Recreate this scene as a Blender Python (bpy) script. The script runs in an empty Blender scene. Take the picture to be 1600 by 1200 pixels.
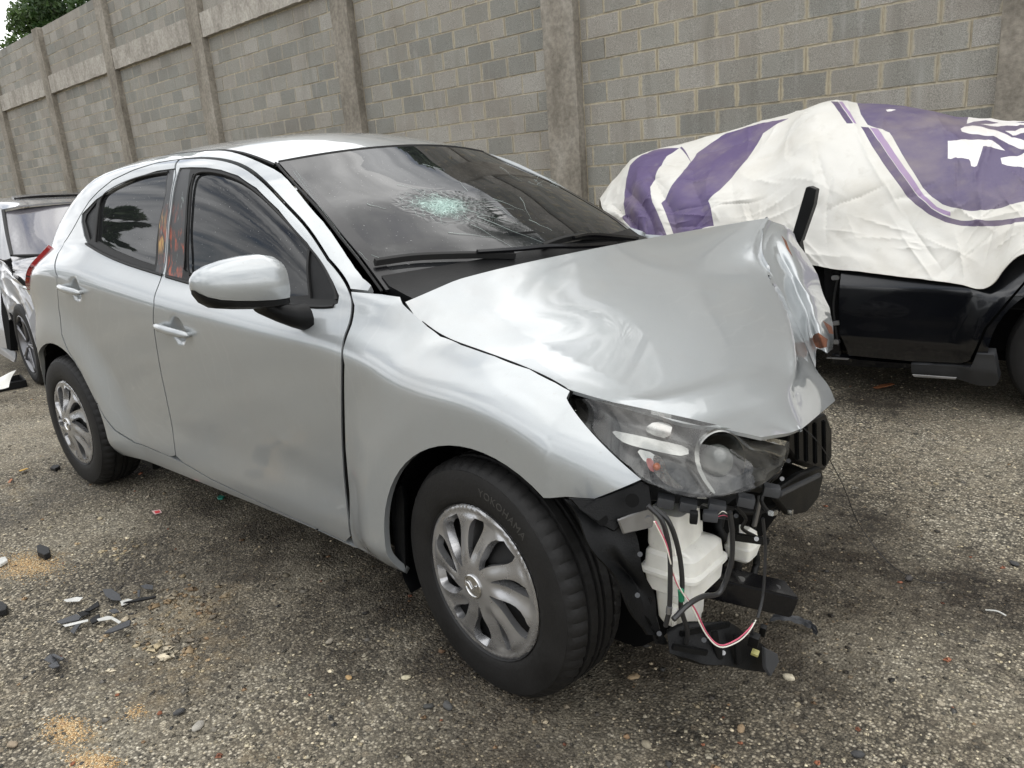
import bpy, bmesh, math, random
import numpy as np
from mathutils import Vector, Matrix, Euler, geometry
random.seed(7); rng = np.random.default_rng(11)
scene = bpy.context.scene; COL = scene.collection

# ------------------------------------------------------------------ camera, sky, sun, exposure
CP = np.array([2.4651, -2.0084, 1.2484]); YAW, PITCH, ROLL, FPX = -0.7317, 0.2670, -0.0793, 1205.8
def cam_matrix(a, b, c):
    B = np.array([[1, 0, 0], [0, 0, -1], [0, 1, 0.]])
    ca, sa = math.cos(a), math.sin(a); Rz = np.array([[ca, -sa, 0], [sa, ca, 0], [0, 0, 1]])
    cb, sb = math.cos(b), math.sin(b); Rx = np.array([[1, 0, 0], [0, cb, -sb], [0, sb, cb]])
    cc, sc = math.cos(c), math.sin(c); Rr = np.array([[cc, -sc, 0], [sc, cc, 0], [0, 0, 1]])
    return Rr @ Rx @ B @ Rz
CM = cam_matrix(YAW, PITCH, ROLL)
cam = bpy.data.cameras.new('camera'); camo = bpy.data.objects.new('camera', cam); COL.objects.link(camo)
cam.sensor_width = 36; cam.lens = FPX / 1600 * 36; cam.clip_start = 0.05; cam.clip_end = 500
rot = CM.T @ np.diag([1, -1, -1.])
camo.matrix_world = Matrix([[*rot[0], CP[0]], [*rot[1], CP[1]], [*rot[2], CP[2]], [0, 0, 0, 1]])
scene.camera = camo

SUN_EL, SUN_AZ = 74, 70       # degrees; azimuth is measured from +x towards +y
w = bpy.data.worlds.new('World'); scene.world = w; w.use_nodes = True
nt = w.node_tree; nt.nodes.clear()
def wn(t, **k):
    n = nt.nodes.new(t)
    for a, b in k.items(): setattr(n, a, b)
    return n
out = wn('ShaderNodeOutputWorld'); bg = wn('ShaderNodeBackground'); sky = wn('ShaderNodeTexSky')
sky.sky_type = 'NISHITA'; sky.sun_disc = False; sky.sun_elevation = math.radians(SUN_EL); sky.sun_rotation = math.radians(90 - SUN_AZ)
sky.dust_density = 2.0
tc = wn('ShaderNodeTexCoord'); mp = wn('ShaderNodeMapping'); mp.inputs['Scale'].default_value = (1, 1, 2.2)
nz = wn('ShaderNodeTexNoise'); nz.inputs['Scale'].default_value = 3.1; nz.inputs['Detail'].default_value = 7; nz.inputs['Roughness'].default_value = .55
nz.inputs['Distortion'].default_value = .35
cr = wn('ShaderNodeValToRGB'); cr.color_ramp.elements[0].position = .33; cr.color_ramp.elements[0].color = (0.20, .21, .23, 1)
cr.color_ramp.elements[1].position = .60; cr.color_ramp.elements[1].color = (1, 1, 1, 1)
cov = wn('ShaderNodeMapRange'); cov.inputs[1].default_value = .28; cov.inputs[2].default_value = .42
cc_ = wn('ShaderNodeMix', data_type='RGBA', blend_type='MULTIPLY'); cc_.inputs[0].default_value = 1; cc_.inputs[7].default_value = (15.0, 15.1, 15.2, 1)
mx = wn('ShaderNodeMix', data_type='RGBA')
nt.links.new(tc.outputs['Generated'], mp.inputs[0]); nt.links.new(mp.outputs[0], nz.inputs[0]); nt.links.new(nz.outputs[0], cr.inputs[0])
nt.links.new(nz.outputs[0], cov.inputs[0]); nt.links.new(cr.outputs[0], cc_.inputs[6])
nt.links.new(cov.outputs[0], mx.inputs[0]); nt.links.new(sky.outputs[0], mx.inputs[6]); nt.links.new(cc_.outputs[2], mx.inputs[7])
nt.links.new(mx.outputs[2], bg.inputs[0]); bg.inputs[1].default_value = 0.10
nt.links.new(bg.outputs[0], out.inputs[0])
sun = bpy.data.lights.new('sun', 'SUN'); sun.energy = 0.75; sun.angle = math.radians(80); sun.color = (1, .96, .9)
so = bpy.data.objects.new('sun', sun); COL.objects.link(so)
sd = Vector((math.cos(math.radians(SUN_EL)) * math.cos(math.radians(SUN_AZ)), math.cos(math.radians(SUN_EL)) * math.sin(math.radians(SUN_AZ)), math.sin(math.radians(SUN_EL))))
so.rotation_euler = sd.to_track_quat('Z', 'Y').to_euler()
scene.view_settings.view_transform = 'Standard'; scene.view_settings.look = 'None'; scene.view_settings.gamma = 1; scene.view_settings.use_curve_mapping = False
scene.view_settings.exposure = 0.68

# ------------------------------------------------------------------ helpers
def ray(px, py): return CM.T @ np.array([(px - 800) / FPX, (py - 600) / FPX, 1.])
def onX(px, py, x): d = ray(px, py); return CP + d * (x - CP[0]) / d[0]
def onY(px, py, y): d = ray(px, py); return CP + d * (y - CP[1]) / d[1]
def onZ(px, py, z): d = ray(px, py); return CP + d * (z - CP[2]) / d[2]
def project(P):
    X = (np.atleast_2d(P) - CP) @ CM.T
    return np.stack([800 + FPX * X[:, 0] / X[:, 2], 600 + FPX * X[:, 1] / X[:, 2], X[:, 2]], 1)
def zp(ox, oy, s, pts): return [(ox + a / s, oy + b / s) for a, b in pts]

def tag(o, label=None, cat=None, group=None, kind=None):
    if label: o['label'] = label
    if cat: o['category'] = cat
    if group: o['group'] = group
    if kind: o['kind'] = kind
    return o
def thing(name, label, cat, loc=(0, 0, 0), rz=0, group=None):
    o = bpy.data.objects.new(name, None); COL.objects.link(o); o.location = loc; o.rotation_euler = (0, 0, rz)
    return tag(o, label, cat, group)
def link(name, me, parent=None, mat=None, label=None):
    o = bpy.data.objects.new(name, me); COL.objects.link(o)
    if parent: o.parent = parent
    if mat and not me.materials: me.materials.append(mat)
    if label: o['label'] = label
    return o
def mesh_from(name, V, F, mat=None, parent=None, smooth=False, label=None):
    me = bpy.data.meshes.new(name); me.from_pydata([tuple(map(float, v)) for v in V], [], [tuple(int(i) for i in f) for f in F])
    me.update()
    if smooth: me.polygons.foreach_set('use_smooth', [True] * len(me.polygons))
    if mat: me.materials.append(mat)
    return link(name, me, parent, None, label)
def bm_obj(name, bm, mat, parent=None, smooth=False, label=None):
    me = bpy.data.meshes.new(name); bmesh.ops.recalc_face_normals(bm, faces=bm.faces); bm.to_mesh(me); bm.free()
    if smooth: me.polygons.foreach_set('use_smooth', [True] * len(me.polygons))
    if mat: me.materials.append(mat)
    return link(name, me, parent, None, label)
def smooth_by_angle(o, deg=35):
    me = o.data
    me.polygons.foreach_set('use_smooth', [True] * len(me.polygons))
    bm = bmesh.new(); bm.from_mesh(me)
    for e in bm.edges:
        if len(e.link_faces) == 2 and e.calc_face_angle(0) > math.radians(deg): e.smooth = False
    bm.to_mesh(me); bm.free(); return o

# ---- materials
def new_mat(name):
    m = bpy.data.materials.new(name); m.use_nodes = True; n = m.node_tree.nodes; n.clear()
    o = n.new('ShaderNodeOutputMaterial'); p = n.new('ShaderNodeBsdfPrincipled'); m.node_tree.links.new(p.outputs[0], o.inputs[0])
    return m, n, m.node_tree.links, p
def simple(name, col, rough=.5, metal=0, spec=.5, coat=0, bump=0, bscale=60, vary=0, vscale=8, coatr=.03):
    m, n, l, p = new_mat(name)
    p.inputs['Base Color'].default_value = (*col, 1); p.inputs['Roughness'].default_value = rough; p.inputs['Metallic'].default_value = metal
    p.inputs['Specular IOR Level'].default_value = spec; p.inputs['Coat Weight'].default_value = coat; p.inputs['Coat Roughness'].default_value = coatr
    t = n.new('ShaderNodeTexCoord')
    if bump:
        a = n.new('ShaderNodeTexNoise'); a.inputs['Scale'].default_value = bscale; a.inputs['Detail'].default_value = 5; l.new(t.outputs['Object'], a.inputs[0])
        b = n.new('ShaderNodeBump'); b.inputs['Strength'].default_value = bump; b.inputs['Distance'].default_value = .01; l.new(a.outputs[0], b.inputs['Height']); l.new(b.outputs[0], p.inputs['Normal'])
    if vary:
        a = n.new('ShaderNodeTexNoise'); a.inputs['Scale'].default_value = vscale; a.inputs['Detail'].default_value = 6; l.new(t.outputs['Object'], a.inputs[0])
        r = n.new('ShaderNodeMapRange'); r.inputs[1].default_value = .3; r.inputs[2].default_value = .7; r.inputs[3].default_value = 1 - vary; r.inputs[4].default_value = 1 + vary; l.new(a.outputs[0], r.inputs[0])
        q = n.new('ShaderNodeMix'); q.data_type = 'RGBA'; q.blend_type = 'MULTIPLY'; q.inputs[0].default_value = 1; q.inputs[6].default_value = (*col, 1)
        l.new(r.outputs[0], q.inputs[7]); l.new(q.outputs[2], p.inputs['Base Color'])
        r2 = n.new('ShaderNodeMapRange'); r2.inputs[3].default_value = max(rough - .12 * (1 if vary else 0), 0.02); r2.inputs[4].default_value = min(rough + .12, 1); l.new(a.outputs[0], r2.inputs[0]); l.new(r2.outputs[0], p.inputs['Roughness'])
    return m

def paint_mat(name, col, scratch=True, metal=.75, rough=.33):
    m, n, l, p = new_mat(name)
    t = n.new('ShaderNodeTexCoord')
    fl = n.new('ShaderNodeTexNoise'); fl.inputs['Scale'].default_value = 900; fl.inputs['Detail'].default_value = 1; l.new(t.outputs['Object'], fl.inputs[0])
    dirt = n.new('ShaderNodeTexNoise'); dirt.inputs['Scale'].default_value = 3.2; dirt.inputs['Detail'].default_value = 9; dirt.inputs['Roughness'].default_value = .65; l.new(t.outputs['Object'], dirt.inputs[0])
    sp = n.new('ShaderNodeTexNoise'); sp.inputs['Scale'].default_value = 70; sp.inputs['Detail'].default_value = 3; l.new(t.outputs['Object'], sp.inputs[0])
    spr = n.new('ShaderNodeMapRange'); spr.inputs[1].default_value = .68; spr.inputs[2].default_value = .76; spr.inputs[4].default_value = .35; l.new(sp.outputs[0], spr.inputs[0])
    v = n.new('ShaderNodeMapRange'); v.inputs[3].default_value = .9; v.inputs[4].default_value = 1.1; l.new(fl.outputs[0], v.inputs[0])
    q = n.new('ShaderNodeMix'); q.data_type = 'RGBA'; q.blend_type = 'MULTIPLY'; q.inputs[0].default_value = 1; q.inputs[6].default_value = (*col, 1); l.new(v.outputs[0], q.inputs[7])
    dm = n.new('ShaderNodeMapRange'); dm.inputs[1].default_value = .48; dm.inputs[2].default_value = .75; dm.inputs[4].default_value = .30; l.new(dirt.outputs[0], dm.inputs[0])
    mxm = n.new('ShaderNodeMath'); mxm.operation = 'MAXIMUM'; l.new(dm.outputs[0], mxm.inputs[0]); l.new(spr.outputs[0], mxm.inputs[1])
    q2 = n.new('ShaderNodeMix'); q2.data_type = 'RGBA'; l.new(mxm.outputs[0], q2.inputs[0]); l.new(q.outputs[2], q2.inputs[6]); q2.inputs[7].default_value = (.30, .285, .26, 1)
    l.new(q2.outputs[2], p.inputs['Base Color'])
    mt = n.new('ShaderNodeMapRange'); mt.inputs[3].default_value = metal; mt.inputs[4].default_value = metal * .4; l.new(mxm.outputs[0], mt.inputs[0]); l.new(mt.outputs[0], p.inputs['Metallic'])
    p.inputs['Roughness'].default_value = rough; p.inputs['Coat Weight'].default_value = 1; p.inputs['Coat IOR'].default_value = 1.54
    cr2 = n.new('ShaderNodeMapRange'); cr2.inputs[1].default_value = .35; cr2.inputs[2].default_value = .8; cr2.inputs[3].default_value = .015; cr2.inputs[4].default_value = .10; l.new(dirt.outputs[0], cr2.inputs[0]); l.new(cr2.outputs[0], p.inputs['Coat Roughness'])
    if scratch:   # wiping swirls and fine scuffs in the lacquer
        wv = n.new('ShaderNodeTexWave'); wv.wave_type = 'RINGS'; wv.rings_direction = 'Y'; wv.inputs['Scale'].default_value = 6; wv.inputs['Distortion'].default_value = 9; wv.inputs['Detail'].default_value = 2; wv.inputs['Detail Scale'].default_value = 1.1
        mpp = n.new('ShaderNodeMapping'); mpp.inputs['Location'].default_value = (.45, 0, -.62); l.new(t.outputs['Object'], mpp.inputs[0]); l.new(mpp.outputs[0], wv.inputs[0])
        wr = n.new('ShaderNodeMapRange'); wr.inputs[1].default_value = .93; wr.inputs[2].default_value = 1; wr.inputs[4].default_value = .05; l.new(wv.outputs['Fac'], wr.inputs[0])
        nm = n.new('ShaderNodeTexNoise'); nm.inputs['Scale'].default_value = 2.1; l.new(t.outputs['Object'], nm.inputs[0])
        nr = n.new('ShaderNodeMapRange'); nr.inputs[1].default_value = .52; nr.inputs[2].default_value = .66; l.new(nm.outputs[0], nr.inputs[0])
        mm = n.new('ShaderNodeMath'); mm.operation = 'MULTIPLY'; l.new(wr.outputs[0], mm.inputs[0]); l.new(nr.outputs[0], mm.inputs[1])
        q3 = n.new('ShaderNodeMix'); q3.data_type = 'RGBA'; l.new(mm.outputs[0], q3.inputs[0]); l.new(q2.outputs[2], q3.inputs[6]); q3.inputs[7].default_value = (.8, .8, .78, 1); l.new(q3.outputs[2], p.inputs['Base Color'])
    return m

MAT = {}
MAT['silver'] = paint_mat('silver_paint', (.375, .396, .404), metal=.50, rough=.33)
MAT['silver_inner'] = simple('silver_undercoat', (.30, .31, .31), .5, .4)
MAT['black_rubber'] = simple('black_rubber', (.012, .012, .012), .55, spec=.3)
MAT['black_plastic'] = simple('black_plastic', (.0035, .0038, .0042), .46, spec=.24, bump=.15, bscale=300, vary=.35, vscale=14)
MAT['gloss_black'] = simple('gloss_black', (.005, .005, .006), .22, spec=.4, coat=.15)
MAT['matte_black'] = simple('matte_black', (.006, .006, .006), .9, spec=.1)
MAT['grey_plastic'] = simple('grey_plastic', (.042, .044, .048), .5, bump=.1, bscale=200)
MAT['steel'] = simple('bare_metal', (.33, .33, .33), .38, .8, vary=.2)
MAT['chrome'] = simple('chrome', (.85, .86, .87), .08, 1)
MAT['chrome_satin'] = simple('satin_chrome', (.62, .63, .63), .25, 1)
MAT['orange'] = simple('orange_bulb', (.75, .16, .02), .15, coat=1)
MAT['rust'] = simple('rust', (.13, .045, .02), .8, bump=.5, bscale=90, vary=.5, vscale=30)
MAT['cable_red'] = simple('pink_cable', (.55, .10, .16), .4)
MAT['cable_white'] = simple('white_cable', (.7, .68, .6), .4)
MAT['red_glass'] = simple('red_tail_lens', (.30, .008, .012), .08, coat=1)
MAT['sticker'] = simple('green_tape', (.02, .2, .1), .5)

def glass_dark(name, col=(.012, .013, .014), crack=False):
    m, n, l, p = new_mat(name)
    p.inputs['Base Color'].default_value = (*col, 1); p.inputs['Roughness'].default_value = .02; p.inputs['Specular IOR Level'].default_value = .5
    p.inputs['IOR'].default_value = 1.48
    t = n.new('ShaderNodeTexCoord')
    d = n.new('ShaderNodeTexNoise'); d.inputs['Scale'].default_value = 5; d.inputs['Detail'].default_value = 8; l.new(t.outputs['Object'], d.inputs[0])
    r = n.new('ShaderNodeMapRange'); r.inputs[1].default_value = .5; r.inputs[2].default_value = .8; r.inputs[4].default_value = .10; l.new(d.outputs[0], r.inputs[0])
    q = n.new('ShaderNodeMix'); q.data_type = 'RGBA'; l.new(r.outputs[0], q.inputs[0]); q.inputs[6].default_value = (*col, 1); q.inputs[7].default_value = (.22, .21, .2, 1)
    l.new(q.outputs[2], p.inputs['Base Color'])
    s = n.new('ShaderNodeTexNoise'); s.inputs['Scale'].default_value = 130; l.new(t.outputs['Object'], s.inputs[0])
    s2 = n.new('ShaderNodeMapRange'); s2.inputs[1].default_value = .70; s2.inputs[2].default_value = .74; s2.inputs[4].default_value = .5; l.new(s.outputs[0], s2.inputs[0])
    q2 = n.new('ShaderNodeMix'); q2.data_type = 'RGBA'; l.new(s2.outputs[0], q2.inputs[0]); l.new(q.outputs[2], q2.inputs[6]); q2.inputs[7].default_value = (.3, .3, .29, 1)
    l.new(q2.outputs[2], p.inputs['Base Color'])
    if crack:   # UV = metres on the screen, origin at the impact
        uv = n.new('ShaderNodeUVMap')
        ln = n.new('ShaderNodeVectorMath'); ln.operation = 'LENGTH'
        ms = n.new('ShaderNodeMapping'); ms.inputs['Scale'].default_value = (1.0, 1.25, 1); l.new(uv.outputs[0], ms.inputs[0])
        wn_ = n.new('ShaderNodeTexNoise'); wn_.inputs['Scale'].default_value = 9; l.new(ms.outputs[0], wn_.inputs[0])
        sb = n.new('ShaderNodeVectorMath'); sb.operation = 'SUBTRACT'; sb.inputs[1].default_value = (.5, .5, .5); l.new(wn_.outputs['Color'], sb.inputs[0])
        scn = n.new('ShaderNodeVectorMath'); scn.operation = 'SCALE'; scn.inputs['Scale'].default_value = .10; l.new(sb.outputs[0], scn.inputs[0])
        ad = n.new('ShaderNodeVectorMath'); ad.operation = 'ADD'; l.new(ms.outputs[0], ad.inputs[0]); l.new(scn.outputs[0], ad.inputs[1])
        l.new(ad.outputs[0], ln.inputs[0])
        fac = q2.outputs[2]
        for sc, th, rad, amt in ((60, .05, .10, .9), (30, .022, .15, .45), (110, .10, .07, .9)):
            vo = n.new('ShaderNodeTexVoronoi'); vo.feature = 'DISTANCE_TO_EDGE'; vo.inputs['Scale'].default_value = sc; l.new(ad.outputs[0], vo.inputs[0])
            a = n.new('ShaderNodeMapRange'); a.inputs[1].default_value = th; a.inputs[2].default_value = th * .4; a.inputs[3].default_value = 0; a.inputs[4].default_value = 1; l.new(vo.outputs['Distance'], a.inputs[0])
            b = n.new('ShaderNodeMapRange'); b.inputs[1].default_value = rad; b.inputs[2].default_value = rad * .55; b.inputs[3].default_value = 0; b.inputs[4].default_value = amt; l.new(ln.outputs['Value'], b.inputs[0])
            c = n.new('ShaderNodeMath'); c.operation = 'MULTIPLY'; l.new(a.outputs[0], c.inputs[0]); l.new(b.outputs[0], c.inputs[1])
            k = n.new('ShaderNodeMix'); k.data_type = 'RGBA'; l.new(c.outputs[0], k.inputs[0]); l.new(fac, k.inputs[6]); k.inputs[7].default_value = (.50, .66, .60, 1); fac = k.outputs[2]
        hz = n.new('ShaderNodeMapRange'); hz.inputs[1].default_value = .095; hz.inputs[2].default_value = .02; hz.inputs[3].default_value = 0; hz.inputs[4].default_value = .5; l.new(ln.outputs['Value'], hz.inputs[0])
        k = n.new('ShaderNodeMix'); k.data_type = 'RGBA'; l.new(hz.outputs[0], k.inputs[0]); l.new(fac, k.inputs[6]); k.inputs[7].default_value = (.20, .33, .29, 1); fac = k.outputs[2]
        l.new(fac, p.inputs['Base Color'])
        rr = n.new('ShaderNodeMapRange'); rr.inputs[1].default_value = .15; rr.inputs[2].default_value = .03; rr.inputs[3].default_value = .02; rr.inputs[4].default_value = .45; l.new(ln.outputs['Value'], rr.inputs[0]); l.new(rr.outputs[0], p.inputs['Roughness'])
        bv = n.new('ShaderNodeTexVoronoi'); bv.inputs['Scale'].default_value = 55; l.new(ad.outputs[0], bv.inputs[0])
        bb = n.new('ShaderNodeBump'); bb.inputs['Distance'].default_value = .004
        bs = n.new('ShaderNodeMapRange'); bs.inputs[1].default_value = .16; bs.inputs[2].default_value = .05; bs.inputs[3].default_value = 0; bs.inputs[4].default_value = .8; l.new(ln.outputs['Value'], bs.inputs[0]); l.new(bs.outputs[0], bb.inputs['Strength'])
        l.new(bv.outputs['Distance'], bb.inputs['Height']); l.new(bb.outputs[0], p.inputs['Normal'])
    return m
MAT['tint'] = glass_dark('tinted_glass')
MAT['screen'] = glass_dark('cracked_screen_glass', crack=True)

def clear_glass(name):
    m = bpy.data.materials.new(name); m.use_nodes = True; n = m.node_tree.nodes; l = m.node_tree.links; n.clear()
    o = n.new('ShaderNodeOutputMaterial'); tr = n.new('ShaderNodeBsdfTransparent'); gl = n.new('ShaderNodeBsdfGlossy'); mi = n.new('ShaderNodeMixShader'); fr = n.new('ShaderNodeFresnel')
    tr.inputs[0].default_value = (.86, .87, .86, 1); gl.inputs['Roughness'].default_value = .03; fr.inputs[0].default_value = 1.55
    df = n.new('ShaderNodeBsdfDiffuse'); df.inputs[0].default_value = (.45, .43, .38, 1); m2 = n.new('ShaderNodeMixShader')
    t = n.new('ShaderNodeTexCoord'); ns = n.new('ShaderNodeTexNoise'); ns.inputs['Scale'].default_value = 14; ns.inputs['Detail'].default_value = 8; l.new(t.outputs['Object'], ns.inputs[0])
    r = n.new('ShaderNodeMapRange'); r.inputs[1].default_value = .42; r.inputs[2].default_value = .8; r.inputs[3].default_value = .005; r.inputs[4].default_value = .14; l.new(ns.outputs[0], r.inputs[0])
    l.new(r.outputs[0], m2.inputs[0]); l.new(tr.outputs[0], m2.inputs[1]); l.new(df.outputs[0], m2.inputs[2])
    l.new(fr.outputs[0], mi.inputs[0]); l.new(m2.outputs[0], mi.inputs[1]); l.new(gl.outputs[0], mi.inputs[2]); l.new(mi.outputs[0], o.inputs[0])
    return m
MAT['lens'] = clear_glass('headlight_lens')

# ---- curves and surfaces
def pchip_slopes(x, y):
    h = np.diff(x, axis=-1); d = np.diff(y, axis=-1) / h
    m = np.zeros_like(y)
    a, b = d[..., :-1], d[..., 1:]; w1 = 2 * h[..., 1:] + h[..., :-1]; w2 = h[..., 1:] + 2 * h[..., :-1]
    ok = a * b > 0
    with np.errstate(all='ignore'): hm = (w1 + w2) / (w1 / a + w2 / b)
    m[..., 1:-1] = np.where(ok, hm, 0); m[..., 0] = d[..., 0]; m[..., -1] = d[..., -1]
    return m
def pchip(x, y, q):
    x = np.broadcast_to(x, y.shape); m = pchip_slopes(x, y); q = np.asarray(q, float)
    idx = (q[..., None] >= x[..., 1:-1]).sum(-1)
    g = lambda A, k: np.take_along_axis(np.broadcast_to(A, q.shape + A.shape[-1:]), k[..., None], -1)[..., 0]
    x0, x1, y0, y1, m0, m1 = g(x, idx), g(x, idx + 1), g(y, idx), g(y, idx + 1), g(m, idx), g(m, idx + 1)
    h = x1 - x0; t = (q - x0) / h; tc_ = np.clip(t, 0, 1); t2, t3 = tc_ ** 2, tc_ ** 3
    v = (2 * t3 - 3 * t2 + 1) * y0 + (t3 - 2 * t2 + tc_) * h * m0 + (-2 * t3 + 3 * t2) * y1 + (t3 - t2) * h * m1
    return v + np.where(t < 0, (q - x0) * m0, 0) + np.where(t > 1, (q - x1) * m1, 0)
def curve1(xs, ys): xs = np.array(xs, float); ys = np.array(ys, float); return lambda q: pchip(xs, ys, np.asarray(q, float))
def sstep(a, b, x): t = np.clip((x - a) / (b - a), 0, 1); return t * t * (3 - 2 * t)

class Grid:      # bicubic (Catmull-Rom) surface through a grid of 3-D points; G[row v][col u]
    def __init__(s, G): 
        G = np.array(G, float); G = np.concatenate([2 * G[:1] - G[1:2], G, 2 * G[-1:] - G[-2:-1]], 0); s.G = np.concatenate([2 * G[:, :1] - G[:, 1:2], G, 2 * G[:, -1:] - G[:, -2:-1]], 1)
        s.nv, s.nu = s.G.shape[0] - 3, s.G.shape[1] - 3
    def __call__(s, u, v):
        u, v = np.broadcast_arrays(np.asarray(u, float), np.asarray(v, float)); cu, cv = np.clip(u, 0, 1), np.clip(v, 0, 1); P = s.ev(cu, cv)
        if (cu != u).any(): e = 1e-3; a = np.clip(cu - e, 0, 1); b = np.clip(cu + e, 0, 1); P = P + ((s.ev(b, cv) - s.ev(a, cv)) / (b - a)[..., None]) * (u - cu)[..., None]
        if (cv != v).any(): e = 1e-3; a = np.clip(cv - e, 0, 1); b = np.clip(cv + e, 0, 1); P = P + ((s.ev(cu, b) - s.ev(cu, a)) / (b - a)[..., None]) * (v - cv)[..., None]
        return P
    def ev(s, u, v):
        u = np.asarray(u, float) * s.nu; v = np.asarray(v, float) * s.nv
        iu = np.clip(np.floor(u).astype(int), 0, s.nu - 1); iv = np.clip(np.floor(v).astype(int), 0, s.nv - 1)
        def wts(t): return [(-t ** 3 + 2 * t ** 2 - t) / 2, (3 * t ** 3 - 5 * t ** 2 + 2) / 2, (-3 * t ** 3 + 4 * t ** 2 + t) / 2, (t ** 3 - t ** 2) / 2]
        wu, wv = wts(u - iu), wts(v - iv); P = 0
        for a in range(4):
            for b in range(4): P = P + (wv[a] * wu[b])[..., None] * s.G[iv + a, iu + b]
        return P
def grid_px(rows, f): return [[f(*p) for p in r] for r in rows]

def hit(F, px, py, uv0=(.5, .5)):
    uv = np.array(uv0, float)
    for _ in range(40):
        p = project(F(np.array([uv[0], uv[0] + 1e-4, uv[0]]), np.array([uv[1], uv[1], uv[1] + 1e-4])))[:, :2]
        r = np.array([px, py]) - p[0]
        if np.abs(r).max() < .02: break
        J = np.stack([(p[1] - p[0]) / 1e-4, (p[2] - p[0]) / 1e-4], 1)
        try: d = np.linalg.solve(J.T @ J + 1e-3 * np.eye(2), J.T @ r)
        except Exception: break
        n_ = np.abs(d).max(); uv = uv + d * (min(1, .2 / n_) if n_ > 0 else 1)
    return tuple(uv)
def hits(F, pts, uv0=(.5, .5)):
    o = []
    for p in pts: uv0 = hit(F, p[0], p[1], uv0); o.append(uv0)
    return o
def inpoly(poly, x, y):
    poly = np.asarray(poly); c = np.zeros(np.shape(x), bool); n = len(poly)
    for i in range(n):
        x0, y0 = poly[i]; x1, y1 = poly[(i + 1) % n]
        if y0 == y1: continue
        c ^= ((y0 > y) != (y1 > y)) & (x < (x1 - x0) * (y - y0) / (y1 - y0) + x0)
    return c
def resample(loop, step, round_=0):
    P = np.array(loop, float)
    for _ in range(round_):        # corner cutting
        Q = np.roll(P, -1, 0); P = np.stack([.75 * P + .25 * Q, .25 * P + .75 * Q], 1).reshape(-1, 2)
    o = []
    for i in range(len(P)):
        a, b = P[i], P[(i + 1) % len(P)]; L = np.hypot(*(b - a))
        if L < 1e-7: continue
        k = max(1, int(math.ceil(L / step)))
        for j in range(k): o.append(a + (b - a) * j / k)
    return np.array(o)

def smooth_px(P, n=4, it=3):
    Q = catmull(P, n)
    for _ in range(it): Q[1:-1] = (Q[:-2] + 2 * Q[1:-1] + Q[2:]) / 4
    return [tuple(q) for q in Q]
def smooth3(P, it=6):
    P = np.array(P, float)
    for _ in range(it): P[1:-1] = (P[:-2] + 2 * P[1:-1] + P[2:]) / 4
    return P

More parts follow.
